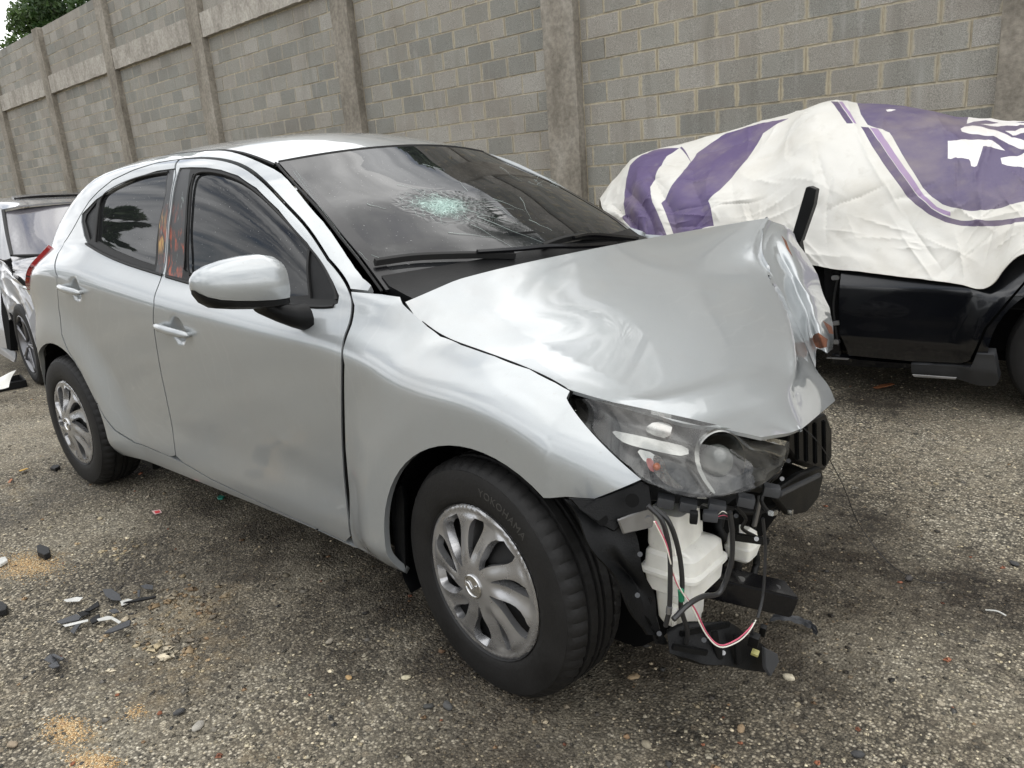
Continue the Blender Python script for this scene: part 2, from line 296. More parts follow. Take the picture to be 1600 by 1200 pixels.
def panel(name, F, loop, mat, parent=None, holes=(), step=.025, flange=.012, sign=1, off=0., mirror=False, round_=0, hround=0, regions=None, mats=None, label=None, scale=(1, 1), uvf=None):
    """trimmed piece of surface F(u,v): loop/holes in (u,v); scale stretches uv so that step is even"""
    sc = np.array(scale, float)
    loops = [resample(np.array(loop) * sc, step, round_)] + [resample(np.array(h) * sc, step, hround) for h in holes]
    pts = []; edges = []
    for L in loops:
        b = len(pts); n_ = len(L); pts += [tuple(p) for p in L]; edges += [(b + i, b + (i + 1) % n_) for i in range(n_)]
    nb = len(pts)
    if regions:
        for R_, _ in regions:
            L = resample(np.array(R_) * sc, step); b = len(pts); n_ = len(L); pts += [tuple(p) for p in L]; edges += [(b + i, b + (i + 1) % n_) for i in range(n_)]
    o = loops[0]; x0, y0 = o.min(0); x1, y1 = o.max(0)
    gx, gy = np.meshgrid(np.arange(x0 + step * .5, x1, step), np.arange(y0 + step * .5, y1, step * .87))
    gx = gx + (np.arange(gx.shape[0]) % 2)[:, None] * step * .5; gx, gy = gx.ravel(), gy.ravel()
    ok = inpoly(o, gx, gy)
    for h in loops[1:]: ok &= ~inpoly(h, gx, gy)
    gx, gy = gx[ok], gy[ok]
    B = np.array(pts)
    for k in range(0, len(gx), 4000):
        pass
    keep = np.ones(len(gx), bool)
    for k in range(0, len(B), 200):
        d = ((gx[:, None] - B[None, k:k + 200, 0]) ** 2 + (gy[:, None] - B[None, k:k + 200, 1]) ** 2).min(1) if len(gx) else np.array([])
        if len(gx): keep &= d > (step * .45) ** 2
    pts += list(zip(gx[keep].tolist(), gy[keep].tolist()))
    vo, eo, fo, ov, oe, of = geometry.delaunay_2d_cdt([Vector(p) for p in pts], edges, [], 0, 1e-7, True)
    V2 = np.array([tuple(v) for v in vo]); T = np.array([f for f in fo if len(f) == 3])
    c = V2[T].mean(1); ok = inpoly(o, c[:, 0], c[:, 1])
    for h in loops[1:]: ok &= ~inpoly(h, c[:, 0], c[:, 1])
    T = T[ok]; c = c[ok]
    a = V2[T[:, 1]] - V2[T[:, 0]]; b = V2[T[:, 2]] - V2[T[:, 0]]; ar = a[:, 0] * b[:, 1] - a[:, 1] * b[:, 0]
    T = T[np.abs(ar) > 1e-10]; c = c[np.abs(ar) > 1e-10]
    used = np.unique(T); mp_ = -np.ones(len(V2), int); mp_[used] = np.arange(len(used)); T = mp_[T]; V2 = V2[used]
    U, W = V2[:, 0] / sc[0], V2[:, 1] / sc[1]; e = 2e-4
    P = F(U, W); du = F(U + e, W) - F(U - e, W); dv = F(U, W + e) - F(U, W - e)
    N = np.cross(du, dv) * sign; N /= np.linalg.norm(N, axis=1)[:, None] + 1e-12
    P = P + N * off
    # consistent winding with N
    fn = np.cross(P[T[:, 1]] - P[T[:, 0]], P[T[:, 2]] - P[T[:, 0]]); flip = (fn * N[T[:, 0]]).sum(1) < 0
    T[flip] = T[flip][:, ::-1]
    mi = np.zeros(len(T), int)
    if regions:
        for R_, k in regions:
            mi[inpoly(np.array(R_) * sc, c[:, 0], c[:, 1])] = k
    # boundary edges -> flange
    faces = T.tolist(); nv = len(P); VN = N.copy(); Pall = P
    if flange:
        E = {}
        for t in faces:
            for i in range(3): E[(t[i], t[(i + 1) % 3])] = 1
        bd = [(i, j) for (i, j) in E if (j, i) not in E]
        bv = sorted({i for e_ in bd for i in e_}); r1 = {v: nv + k for k, v in enumerate(bv)}; r2 = {v: nv + len(bv) + k for k, v in enumerate(bv)}
        bva = np.array(bv)
        Pall = np.concatenate([P, P[bva], P[bva] - N[bva] * flange])
        en = np.zeros((len(bv), 3)); ix = {v: k for k, v in enumerate(bv)}
        for i, j in bd:
            d = P[j] - P[i]; q = np.cross(d, N[i]); en[ix[i]] += q; en[ix[j]] += q
        en /= np.linalg.norm(en, axis=1)[:, None] + 1e-12
        VN = np.concatenate([N, en, en])
        mi = np.concatenate([mi, np.zeros(2 * len(bd), int)])
        for i, j in bd: faces += [[r1[j], r1[i], r2[i]], [r1[j], r2[i], r2[j]]]
    if mirror:
        Pall = Pall * [1, -1, 1]; VN = VN * [1, -1, 1]; faces = [f[::-1] for f in faces]
    me = bpy.data.meshes.new(name); me.from_pydata(Pall.tolist(), [], faces); me.update()
    if uvf is not None:
        uvl = me.uv_layers.new(name='UVMap'); UVv = uvf(U, W); vi = np.zeros(len(me.loops), int); me.loops.foreach_get('vertex_index', vi)
        UVa = np.zeros((len(Pall), 2)); UVa[:len(UVv)] = UVv; 
        if flange: UVa[nv:nv + len(bv)] = UVv[bva]; UVa[nv + len(bv):] = UVv[bva]
        uvl.data.foreach_set('uv', UVa[vi].ravel())
    me.polygons.foreach_set('use_smooth', [True] * len(me.polygons))
    vi = np.zeros(len(me.loops), int); me.loops.foreach_get('vertex_index', vi)
    me.normals_split_custom_set([tuple(x) for x in VN[vi]])
    for m_ in (mats or [mat]): me.materials.append(m_)
    if regions: me.polygons.foreach_set('material_index', mi.astype(np.int32))
    return link(name, me, parent, None, label)

def catmull(P, n=8, closed=False):
    P = np.array(P, float)
    Q = np.concatenate([P[-1:], P, P[:2]]) if closed else np.concatenate([2 * P[:1] - P[1:2], P, 2 * P[-1:] - P[-2:-1]])
    o = []
    m_ = len(P) if closed else len(P) - 1
    for i in range(m_):
        a, b, c, d = Q[i:i + 4]
        for k in range(n):
            t = k / n; o.append(.5 * ((2 * b) + (-a + c) * t + (2 * a - 5 * b + 4 * c - d) * t * t + (-a + 3 * b - 3 * c + d) * t ** 3))
    if not closed: o.append(P[-1])
    return np.array(o)
def tube_geo(P, r, seg=8, n=6):
    P = catmull(P, n) if len(P) > 2 else np.array(P, float); V = []; F_ = []; up = np.array([.1, .2, 1.])
    r = np.broadcast_to(np.interp(np.linspace(0, 1, len(P)), np.linspace(0, 1, np.size(r)), np.atleast_1d(r)), len(P))
    for i, p in enumerate(P):
        t = P[min(i + 1, len(P) - 1)] - P[max(i - 1, 0)]; t = t / (np.linalg.norm(t) + 1e-12)
        a = np.cross(t, up); a /= np.linalg.norm(a) + 1e-12; b = np.cross(t, a)
        for k in range(seg): an = 2 * math.pi * k / seg; V.append(p + r[i] * (math.cos(an) * a + math.sin(an) * b))
    for i in range(len(P) - 1):
        for k in range(seg): F_.append((i * seg + k, i * seg + (k + 1) % seg, (i + 1) * seg + (k + 1) % seg, (i + 1) * seg + k))
    F_.append(tuple(range(seg))[::-1]); F_.append(tuple((len(P) - 1) * seg + k for k in range(seg)))
    return V, F_
def tube(name, P, r, mat, parent=None, seg=8, n=6, label=None):
    V, F_ = tube_geo(P, r, seg, n); return smooth_by_angle(mesh_from(name, V, F_, mat, parent, label=label), 50)
def loft(name, rings, mat, parent=None, closed=True, smooth=40, label=None):
    V = [p for r in rings for p in r]; n_ = len(rings[0]); F_ = []
    for i in range(len(rings) - 1):
        for k in range(n_ if closed else n_ - 1): F_.append((i * n_ + k, i * n_ + (k + 1) % n_, (i + 1) * n_ + (k + 1) % n_, (i + 1) * n_ + k))
    if closed: F_.append(tuple(range(n_))[::-1]); F_.append(tuple((len(rings) - 1) * n_ + k for k in range(n_)))
    o = mesh_from(name, V, F_, mat, parent, label=label)
    bm = bmesh.new(); bm.from_mesh(o.data); bmesh.ops.recalc_face_normals(bm, faces=bm.faces); bm.to_mesh(o.data); bm.free()
    return smooth_by_angle(o, smooth)
def box(name, c, s, mat, parent=None, rot=(0, 0, 0), bevel=.004, label=None):
    bm = bmesh.new(); bmesh.ops.create_cube(bm, size=1, matrix=Matrix.Translation(c) @ Euler(rot).to_matrix().to_4x4() @ Matrix.Diagonal((*s, 1)))
    if bevel: bmesh.ops.bevel(bm, geom=bm.edges[:], offset=bevel, segments=2, affect='EDGES', profile=.7)
    return smooth_by_angle(bm_obj(name, bm, mat, parent, label=label), 40)
def slab(name, pts3, thick, mat, parent=None, bevel=.002, label=None):
    """flat piece: 3-D outline, extruded away from the camera by thick"""
    P = np.array(pts3); c = P.mean(0); n_ = np.zeros(3)
    for i in range(len(P)): n_ += np.cross(P[i] - c, P[(i + 1) % len(P)] - c)
    n_ /= np.linalg.norm(n_)
    if np.dot(n_, CP - c) < 0: n_ = -n_
    bm = bmesh.new(); f = bm.faces.new([bm.verts.new(p) for p in P]); r = bmesh.ops.extrude_face_region(bm, geom=[f])
    for v in r['geom']:
        if isinstance(v, bmesh.types.BMVert): v.co -= Vector(n_ * thick)
    if bevel: bmesh.ops.bevel(bm, geom=[e for e in bm.edges], offset=bevel, segments=1, affect='EDGES')
    return smooth_by_angle(bm_obj(name, bm, mat, parent, label=label), 30)
def lathe(name, prof, seg, mat, parent=None, smooth=35, label=None, mod=None):
    """profile [(radius, y)] about the y axis"""
    V = []; n_ = len(prof); F_ = []
    for k in range(seg):
        a = 2 * math.pi * k / seg
        for j, (r, y) in enumerate(prof):
            if mod: r = r + mod(j, k)
            V.append((r * math.cos(a), y, r * math.sin(a)))
    for k in range(seg):
        for j in range(n_ - 1): F_.append((k * n_ + j, k * n_ + j + 1, ((k + 1) % seg) * n_ + j + 1, ((k + 1) % seg) * n_ + j))
    o = mesh_from(name, V, F_, mat, parent, label=label)
    bm = bmesh.new(); bm.from_mesh(o.data); bmesh.ops.recalc_face_normals(bm, faces=bm.faces); bm.to_mesh(o.data); bm.free()
    return smooth_by_angle(o, smooth)

# ------------------------------------------------------------------ ground
def ground_mat():
    m, n, l, p = new_mat('rough_asphalt'); t = n.new('ShaderNodeTexCoord'); co = t.outputs['Object']
    def vor(s, feat='F1', rnd=1):
        v = n.new('ShaderNodeTexVoronoi'); v.inputs['Scale'].default_value = s; v.feature = feat; v.inputs['Randomness'].default_value = rnd; l.new(co, v.inputs[0]); return v
    def noi(s, d=6, r=.6):
        v = n.new('ShaderNodeTexNoise'); v.inputs['Scale'].default_value = s; v.inputs['Detail'].default_value = d; v.inputs['Roughness'].default_value = r; l.new(co, v.inputs[0]); return v
    def ramp(src, *st):
        r = n.new('ShaderNodeValToRGB'); e = r.color_ramp.elements
        while len(e) < len(st): e.new(.5)
        for k, (pos, c) in enumerate(st): e[k].position = pos; e[k].color = (*c, 1)
        l.new(src, r.inputs[0]); return r.outputs[0]
    def mix(f, a, b, mode='MIX'):
        q = n.new('ShaderNodeMix'); q.data_type = 'RGBA'; q.blend_type = mode
        if isinstance(f, (int, float)): q.inputs[0].default_value = f
        else: l.new(f, q.inputs[0])
        for i, x in ((6, a), (7, b)):
            if isinstance(x, tuple): q.inputs[i].default_value = (*x, 1)
            else: l.new(x, q.inputs[i])
        return q.outputs[2]
    def mr(src, a, b, c=0, d=1):
        r = n.new('ShaderNodeMapRange'); r.inputs[1].default_value = a; r.inputs[2].default_value = b; r.inputs[3].default_value = c; r.inputs[4].default_value = d; l.new(src, r.inputs[0]); return r.outputs[0]
    def math_(op, a, b):
        q = n.new('ShaderNodeMath'); q.operation = op
        for i, x in enumerate((a, b)):
            if isinstance(x, (int, float)): q.inputs[i].default_value = x
            else: l.new(x, q.inputs[i])
        return q.outputs[0]
    v1 = vor(128); v2 = vor(260); v3 = vor(52)
    sep = n.new('ShaderNodeSeparateColor'); l.new(v1.outputs['Color'], sep.inputs[0])
    sep3 = n.new('ShaderNodeSeparateColor'); l.new(v3.outputs['Color'], sep3.inputs[0])
    base = ramp(sep.outputs[0], (0, (.035, .033, .029)), (.28, (.11, .103, .088)), (.50, (.26, .242, .20)), (.74, (.50, .46, .375)), (.90, (.88, .83, .70)))
    base = mix(mr(v1.outputs['Distance'], .25, .75), base, (.030, .028, .024))         # dark binder between the stones
    sep2 = n.new('ShaderNodeSeparateColor'); l.new(v2.outputs['Color'], sep2.inputs[0])
    fine = ramp(sep2.outputs[0], (0, (.07, .065, .055)), (.6, (.22, .20, .16)), (1, (.6, .545, .42)))
    base = mix(mr(noi(30, 3).outputs[0], .42, .58, .05, .5), base, fine)
    big = mr(sep3.outputs[1], .93, .94); big = math_('MULTIPLY', big, mr(v3.outputs['Distance'], .55, .45))
    base = mix(big, base, ramp(sep3.outputs[0], (0, (.12, .11, .095)), (.5, (.28, .24, .18)), (1, (.5, .46, .38))))
    dust = mr(noi(.9, 8, .65).outputs[0], .40, .66, 0, .42)
    base = mix(dust, base, (.43, .39, .31))
    # damp and oily places, own outlines; under the car also painted contact shade
    geo = n.new('ShaderNodeNewGeometry'); wob = noi(2.6, 7, .7)
    sb = n.new('ShaderNodeVectorMath'); sb.operation = 'SUBTRACT'; l.new(wob.outputs['Color'], sb.inputs[0]); sb.inputs[1].default_value = (.5, .5, .5)
    sc = n.new('ShaderNodeVectorMath'); sc.operation = 'SCALE'; l.new(sb.outputs[0], sc.inputs[0]); sc.inputs['Scale'].default_value = .9
    wp = n.new('ShaderNodeVectorMath'); wp.operation = 'ADD'; l.new(geo.outputs['Position'], wp.inputs[0]); l.new(sc.outputs[0], wp.inputs[1])
    stain = None
    for (sx, sy), rad, amt in STAINS_SHADE:
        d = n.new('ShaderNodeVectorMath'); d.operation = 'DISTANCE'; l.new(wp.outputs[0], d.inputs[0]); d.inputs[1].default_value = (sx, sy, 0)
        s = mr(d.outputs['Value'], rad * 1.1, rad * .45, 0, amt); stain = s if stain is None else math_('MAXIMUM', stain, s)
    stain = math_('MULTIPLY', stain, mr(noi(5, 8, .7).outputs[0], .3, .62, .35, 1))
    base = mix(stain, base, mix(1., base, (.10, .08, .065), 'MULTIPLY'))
    sand = None
    for (sx, sy), rad, amt in SANDS:
        d = n.new('ShaderNodeVectorMath'); d.operation = 'DISTANCE'; l.new(wp.outputs[0], d.inputs[0]); d.inputs[1].default_value = (sx, sy, 0)
        s = mr(d.outputs['Value'], rad, rad * .3, 0, amt); sand = s if sand is None else math_('MAXIMUM', sand, s)
    sand = math_('MULTIPLY', sand, mr(noi(22, 5, .7).outputs[0], .42, .6))
    base = mix(sand, base, mix(mr(sep2.outputs[1], 0, 1), (.26, .20, .12), (.42, .34, .22)))
    base = mix(1., base, (1.04, 1.02, .975), 'MULTIPLY')
    base = mix(mr(noi(1.7, 9, .7).outputs[0], .44, .62, .45, 0), base, mix(1., base, (.50, .44, .37), 'MULTIPLY'))
    l.new(base, p.inputs['Base Color'])
    l.new(mr(stain, 0, 1, .85, .55), p.inputs['Roughness']); p.inputs['Specular IOR Level'].default_value = .35
    h = math_('ADD', math_('MULTIPLY', mr(v1.outputs['Distance'], 0, .8, 1, 0), .5), math_('MULTIPLY', mr(v2.outputs['Distance'], 0, .8, 1, 0), .28))
    h = math_('ADD', h, math_('MULTIPLY', big, .6)); h = math_('ADD', h, math_('MULTIPLY', noi(12, 8, .7).outputs[0], 1.0))
    b = n.new('ShaderNodeBump'); b.inputs['Strength'].default_value = .9; b.inputs['Distance'].default_value = .012; l.new(h, b.inputs['Height']); l.new(b.outputs[0], p.inputs['Normal'])
    return m
def gxy(px, py): q = onZ(px, py, 0); return (float(q[0]), float(q[1]))
STAINS_SHADE = [(gxy(1290, 800), .4, .95), (gxy(1480, 940), .3, .95), (gxy(760, 1010), .4, .9), (gxy(700, 900), .6, .9), (gxy(300, 800), .35, .7), (gxy(1250, 880), .55, .95), (gxy(1130, 1040), .45, .9), (gxy(1560, 930), .28, .95), (gxy(1370, 620), .35, .9), (gxy(620, 960), .5, .85),
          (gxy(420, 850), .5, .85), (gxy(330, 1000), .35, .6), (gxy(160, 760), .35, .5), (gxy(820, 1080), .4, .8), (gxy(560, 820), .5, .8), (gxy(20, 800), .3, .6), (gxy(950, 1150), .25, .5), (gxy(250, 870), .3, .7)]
SANDS = [(gxy(50, 875), .10, .95), (gxy(110, 1140), .10, .9), (gxy(140, 1185), .08, .8), (gxy(290, 960), .2, .6), (gxy(290, 1040), .22, .5), (gxy(20, 770), .18, .5), (gxy(390, 1190), .12, .3), (gxy(320, 925), .12, .5)]
# one sheet to the horizon, finely divided and gently uneven close to the camera
def ground_z(x, y): return .006 * np.sin(x * 2.3 + 1) * np.sin(y * 1.9) + .004 * np.sin(x * 5.1) * np.cos(y * 4.3 + 2) - .004
xs = np.concatenate([[-90, -40, -18, -10], np.arange(-6, 4.01, .1), [6, 10, 20, 60]]); ys = np.concatenate([[-90, -40, -15, -6], np.arange(-3, 5.01, .1), [8, 15, 40, 90]])
X, Y = np.meshgrid(xs, ys); fade = np.exp(-((X / 6) ** 4)) ; Z = ground_z(X, Y) * fade
V = np.stack([X, Y, Z], -1).reshape(-1, 3); nx = len(xs)
F_ = [(j * nx + i, j * nx + i + 1, (j + 1) * nx + i + 1, (j + 1) * nx + i) for j in range(len(ys) - 1) for i in range(nx - 1)]
MAT['ground'] = ground_mat()
g = mesh_from('ground', V, F_, MAT['ground'], smooth=True); g['kind'] = 'structure'

def stone_shape(k):
    r = np.random.default_rng(k); v = np.array([[1, 0, 0], [-1, 0, 0], [0, 1, 0], [0, -1, 0], [0, 0, 1], [0, 0, -1], [.6, .6, .45], [-.6, .55, .5], [.55, -.6, .5], [-.6, -.6, .4]], float)
    return v * r.uniform(.75, 1.2, (10, 1))
def attr_mat(name, rough=.7, bump=0):
    m, n, l, p = new_mat(name); a = n.new('ShaderNodeAttribute'); a.attribute_name = 'tone'; l.new(a.outputs['Color'], p.inputs['Base Color']); p.inputs['Roughness'].default_value = rough
    if bump:
        t = n.new('ShaderNodeTexCoord'); q = n.new('ShaderNodeTexNoise'); q.inputs['Scale'].default_value = 120; q.inputs['Detail'].default_value = 6; l.new(t.outputs['Object'], q.inputs[0])
        b = n.new('ShaderNodeBump'); b.inputs['Strength'].default_value = bump; b.inputs['Distance'].default_value = .004; l.new(q.outputs[0], b.inputs['Height']); l.new(b.outputs[0], p.inputs['Normal'])
    return m
def scatter(name, N, pos, size, palette, seed, flat=.6, mat=None):
    r = np.random.default_rng(seed); base = stone_shape(seed); O = np.array([[4, 6, 0], [0, 6, 2], [2, 6, 4], [4, 2, 7], [7, 2, 1], [4, 7, 1], [4, 1, 9], [9, 1, 3], [4, 9, 3], [4, 3, 8], [8, 3, 0], [4, 8, 0], [5, 2, 0], [5, 1, 2], [5, 3, 1], [5, 0, 3]])
    nV = len(base); an = r.uniform(0, 6.283, N); s = size * r.uniform(.7, 1.3, (N, 3)).T; s[2] *= flat
    P = base[None] * r.uniform(.8, 1.2, (N, nV, 1)) * s.T[:, None, :]
    c, s_ = np.cos(an)[:, None], np.sin(an)[:, None]; x = P[..., 0] * c - P[..., 1] * s_; y = P[..., 0] * s_ + P[..., 1] * c
    V = np.stack([x + pos[:, :1], y + pos[:, 1:2], P[..., 2] + ground_z(pos[:, 0], pos[:, 1])[:, None] + s[2][:, None] * .25], -1).reshape(-1, 3)
    T = (O[None] + (np.arange(N) * nV)[:, None, None]).reshape(-1, 3)
    me = bpy.data.meshes.new(name); me.vertices.add(len(V)); me.vertices.foreach_set('co', V.ravel()); me.loops.add(T.size); me.loops.foreach_set('vertex_index', T.ravel().astype(np.int32))
    me.polygons.add(len(T)); me.polygons.foreach_set('loop_start', np.arange(0, T.size, 3, dtype=np.int32)); me.update(calc_edges=True)
    pal = np.array(palette); col = pal[r.integers(0, len(pal), N)] * r.uniform(.75, 1.25, (N, 1))
    damp = np.zeros(N); wob = .22 * np.stack([np.sin(pos[:, 0] * 7 + 2 * np.sin(pos[:, 1] * 5)), np.sin(pos[:, 1] * 6 + 2 * np.cos(pos[:, 0] * 4))], 1)
    for c_, rad, amt in STAINS_SHADE: d = np.hypot(*(pos + wob - np.array(c_)).T); damp = np.maximum(damp, amt * np.clip((rad * 1.1 - d) / (rad * .65), 0, 1))  # stones take on the stain colour and the painted under-car shade
    col = col * np.array([[1.12, 1.09, 1.0]])
    col = col * (1 - damp[:, None] * np.array([[.72, .76, .79]]) * r.uniform(.6, 1.15, (N, 1))); col = np.concatenate([np.repeat(col, nV, 0), np.ones((N * nV, 1))], 1)
    a = me.color_attributes.new('tone', 'FLOAT_COLOR', 'POINT'); a.data.foreach_set('color', col.ravel())
    o = link(name, me, None, mat or MAT['stone']); o['kind'] = 'stuff'; return o
MAT['stone'] = attr_mat('loose_stone', .75)
def rpos(N, seed, rmax=7, rmin=.7):
    r = np.random.default_rng(seed); R_ = rmin * (rmax / rmin) ** r.uniform(0, 1, N) ; A_ = r.uniform(math.radians(58), math.radians(205), N)
    return np.stack([CP[0] + R_ * np.cos(A_), CP[1] + R_ * np.sin(A_)], 1)
greys = [(.06, .056, .048), (.09, .084, .07), (.15, .138, .112), (.24, .22, .175), (.38, .345, .265), (.6, .54, .42), (.07, .066, .058), (.19, .175, .14)]
N = 70000; ps = rpos(N, 3); ps = ps[(ps[:, 1] < 4.4)]; sz = rng.lognormal(math.log(.0024), .38, len(ps)) * (1 + .12 * np.hypot(*(ps - CP[:2]).T))
scatter('gravel', len(ps), ps, sz, greys, 5)
N = 1500; ps = rpos(N, 8); ps = ps[(ps[:, 1] < 4.4)]; sz = rng.lognormal(math.log(.0062), .35, len(ps))
scatter('pebbles', len(ps), ps, sz, [(.38, .33, .24), (.30, .20, .12), (.10, .095, .09), (.05, .05, .05), (.45, .42, .35), (.3, .12, .07), (.2, .19, .17)], 9)
def patch_pos(N, px, py, sx, sy, seed):
    r = np.random.default_rng(seed); return np.array([gxy(px + a * sx, py + b * sy) for a, b in r.normal(0, 1, (N, 2))])
sd_pos = np.concatenate([patch_pos(2600, 42, 882, 27, 10, 1), patch_pos(1300, 105, 1140, 17, 11, 2), patch_pos(1100, 145, 1190, 20, 9, 3), patch_pos(200, 210, 1110, 9, 6, 4)])
scatter('sawdust', len(sd_pos), sd_pos, rng.uniform(.001, .003, len(sd_pos)), [(.50, .34, .17), (.60, .44, .26), (.40, .25, .12), (.66, .54, .36)], 12, flat=.5)
ch_pos = np.concatenate([patch_pos(60, 170, 950, 45, 20, 31), patch_pos(20, 90, 1035, 15, 8, 32)])
scatter('plastic_crumbs', len(ch_pos), ch_pos, rng.uniform(.002, .007, len(ch_pos)), [(.02, .02, .022), (.05, .052, .056)], 17, flat=.35)
cr_pos = np.concatenate([patch_pos(130, 270, 1000, 55, 26, 21), patch_pos(90, 300, 935, 28, 14, 22), patch_pos(40, 190, 860, 18, 8, 23)])
scatter('crumbled_mortar', len(cr_pos), cr_pos, rng.lognormal(math.log(.0065), .4, len(cr_pos)), [(.42, .36, .25), (.5, .45, .36), (.36, .27, .17), (.2, .18, .15)], 13)

# ------------------------------------------------------------------ block wall
WY = -.0275; WO = (.1234, 4.485, 0)
wall = thing('block_wall', 'tall unpainted concrete block wall with concrete posts and a mid-height beam', 'wall', WO, WY)
def block_mat(name, attr):
    m, n, l, p = new_mat(name); t = n.new('ShaderNodeTexCoord'); geo = n.new('ShaderNodeNewGeometry'); uv = n.new('ShaderNodeUVMap')
    def noi(s, d=6, r=.6, src=None, vec=None):
        v = n.new('ShaderNodeTexNoise'); v.inputs['Scale'].default_value = s; v.inputs['Detail'].default_value = d; v.inputs['Roughness'].default_value = r
        if vec:
            mpn = n.new('ShaderNodeMapping'); mpn.inputs['Scale'].default_value = vec; l.new(geo.outputs['Position'], mpn.inputs[0]); l.new(mpn.outputs[0], v.inputs[0])
        else: l.new(geo.outputs['Position'], v.inputs[0])
        return v.outputs[0]
    def mr(src, a, b, c=0, d=1):
        r = n.new('ShaderNodeMapRange'); r.inputs[1].default_value = a; r.inputs[2].default_value = b; r.inputs[3].default_value = c; r.inputs[4].default_value = d; l.new(src, r.inputs[0]); return r.outputs[0]
    def mix(f, a, b, mode='MIX'):
        q = n.new('ShaderNodeMix'); q.data_type = 'RGBA'; q.blend_type = mode
        if isinstance(f, (int, float)): q.inputs[0].default_value = f
        else: l.new(f, q.inputs[0])
        for i, x in ((6, a), (7, b)):
            if isinstance(x, tuple): q.inputs[i].default_value = (*x, 1)
            else: l.new(x, q.inputs[i])
        return q.outputs[2]
    def math_(op, a, b):
        q = n.new('ShaderNodeMath'); q.operation = op
        for i, x in enumerate((a, b)):
            if isinstance(x, (int, float)): q.inputs[i].default_value = x
            else: l.new(x, q.inputs[i])
        return q.outputs[0]
    if attr == 'rand': oi = n.new('ShaderNodeObjectInfo'); rnd = oi.outputs['Random']
    else: a = n.new('ShaderNodeAttribute'); a.attribute_name = 'tone'; s = n.new('ShaderNodeSeparateColor'); l.new(a.outputs['Color'], s.inputs[0]); rnd = s.outputs[0]
    r = n.new('ShaderNodeValToRGB'); e = r.color_ramp.elements; e.new(.5); e.new(.8)
    for k, (pos, c) in enumerate(((0, (.215, .215, .195)), (.45, (.27, .264, .235)), (.75, (.295, .278, .245)), (1, (.335, .322, .290)))): e[k].position = pos; e[k].color = (*c, 1)
    l.new(rnd, r.inputs[0]); c = r.outputs[0]
    sp = n.new('ShaderNodeTexNoise'); sp.inputs['Scale'].default_value = 160; sp.inputs['Detail'].default_value = 3; l.new(geo.outputs['Position'], sp.inputs[0])
    c = mix(1, c, mr(sp.outputs[0], .3, .7, .62, 1.38), 'MULTIPLY')
    c = mix(mr(noi(1.3, 7), .42, .7, 0, .38), c, (.165, .135, .11))
    # mortar smeared over the arrises
    su = n.new('ShaderNodeSeparateXYZ'); l.new(uv.outputs[0], su.inputs[0])
    ax = math_('ABSOLUTE', su.outputs[0], 0); ay = math_('ABSOLUTE', su.outputs[1], 0)
    ex = mr(ax, .145, .19); ey = mr(ay, .07, .0955); ed = math_('MAXIMUM', ex, math_('MULTIPLY', ey, .9))
    f = mr(math_('ADD', ed, math_('MULTIPLY', noi(13, 5, .7), 1.1)), .98, 1.30, 0, .88)
    f = math_('MULTIPLY', f, mr(noi(.8, 3), .35, .6, .25, 1))
    gx = n.new('ShaderNodeSeparateXYZ'); l.new(geo.outputs['Position'], gx.inputs[0])
    c = mix(f, c, mix(mr(gx.outputs[0], -9, -2), (.34, .325, .29), (.43, .38, .275)))
    st = mr(noi(1, 6, .6, vec=(9, 9, .9)), .58, .78, 0, .55)
    c = mix(st, c, (.40, .39, .36))
    st2 = mr(noi(1, 6, .6, vec=(5, 5, .5)), .55, .8, 0, .5)
    c = mix(st2, c, (.13, .122, .105))
    l.new(c, p.inputs['Base Color']); p.inputs['Roughness'].default_value = .92; p.inputs['Specular IOR Level'].default_value = .2
    b = n.new('ShaderNodeBump'); b.inputs['Strength'].default_value = .8; b.inputs['Distance'].default_value = .004
    l.new(math_('ADD', noi(140, 4, .7), math_('MULTIPLY', f, .6)), b.inputs['Height']); l.new(b.outputs[0], p.inputs['Normal'])
    return m
MAT['block'] = block_mat('concrete_block', 'rand'); MAT['block_stuff'] = block_mat('concrete_block_far', 'tone')
def plaster_mat(name, a, b_, c_):
    m, n, l, p = new_mat(name); geo = n.new('ShaderNodeNewGeometry')
    def noi(s, vec=None, d=7):
        v = n.new('ShaderNodeTexNoise'); v.inputs['Scale'].default_value = s; v.inputs['Detail'].default_value = d; v.inputs['Roughness'].default_value = .62
        mpn = n.new('ShaderNodeMapping'); mpn.inputs['Scale'].default_value = vec or (1, 1, 1); l.new(geo.outputs['Position'], mpn.inputs[0]); l.new(mpn.outputs[0], v.inputs[0]); return v.outputs[0]
    r = n.new('ShaderNodeValToRGB'); e = r.color_ramp.elements; e.new(.5)
    for k, (pos, cc) in enumerate(((.3, a), (.5, b_), (.72, c_))): e[k].position = pos; e[k].color = (*cc, 1)
    l.new(noi(2.2, (1.6, 1.6, .7)), r.inputs[0])
    r2 = n.new('ShaderNodeMapRange'); r2.inputs[1].default_value = .35; r2.inputs[2].default_value = .7; r2.inputs[3].default_value = .75; r2.inputs[4].default_value = 1.2; l.new(noi(25), r2.inputs[0])
    q = n.new('ShaderNodeMix'); q.data_type = 'RGBA'; q.blend_type = 'MULTIPLY'; q.inputs[0].default_value = 1; l.new(r.outputs[0], q.inputs[6]); l.new(r2.outputs[0], q.inputs[7]); l.new(q.outputs[2], p.inputs['Base Color'])
    p.inputs['Roughness'].default_value = .9; p.inputs['Specular IOR Level'].default_value = .2
    b = n.new('ShaderNodeBump'); b.inputs['Strength'].default_value = .5; b.inputs['Distance'].default_value = .008; l.new(noi(60), b.inputs['Height']); l.new(b.outputs[0], p.inputs['Normal'])
    return m
MAT['column'] = plaster_mat('concrete_post', (.155, .14, .115), (.25, .226, .188), (.33, .305, .262))
MAT['mortar'] = plaster_mat('mortar', (.24, .21, .155), (.38, .335, .25), (.48, .43, .33))
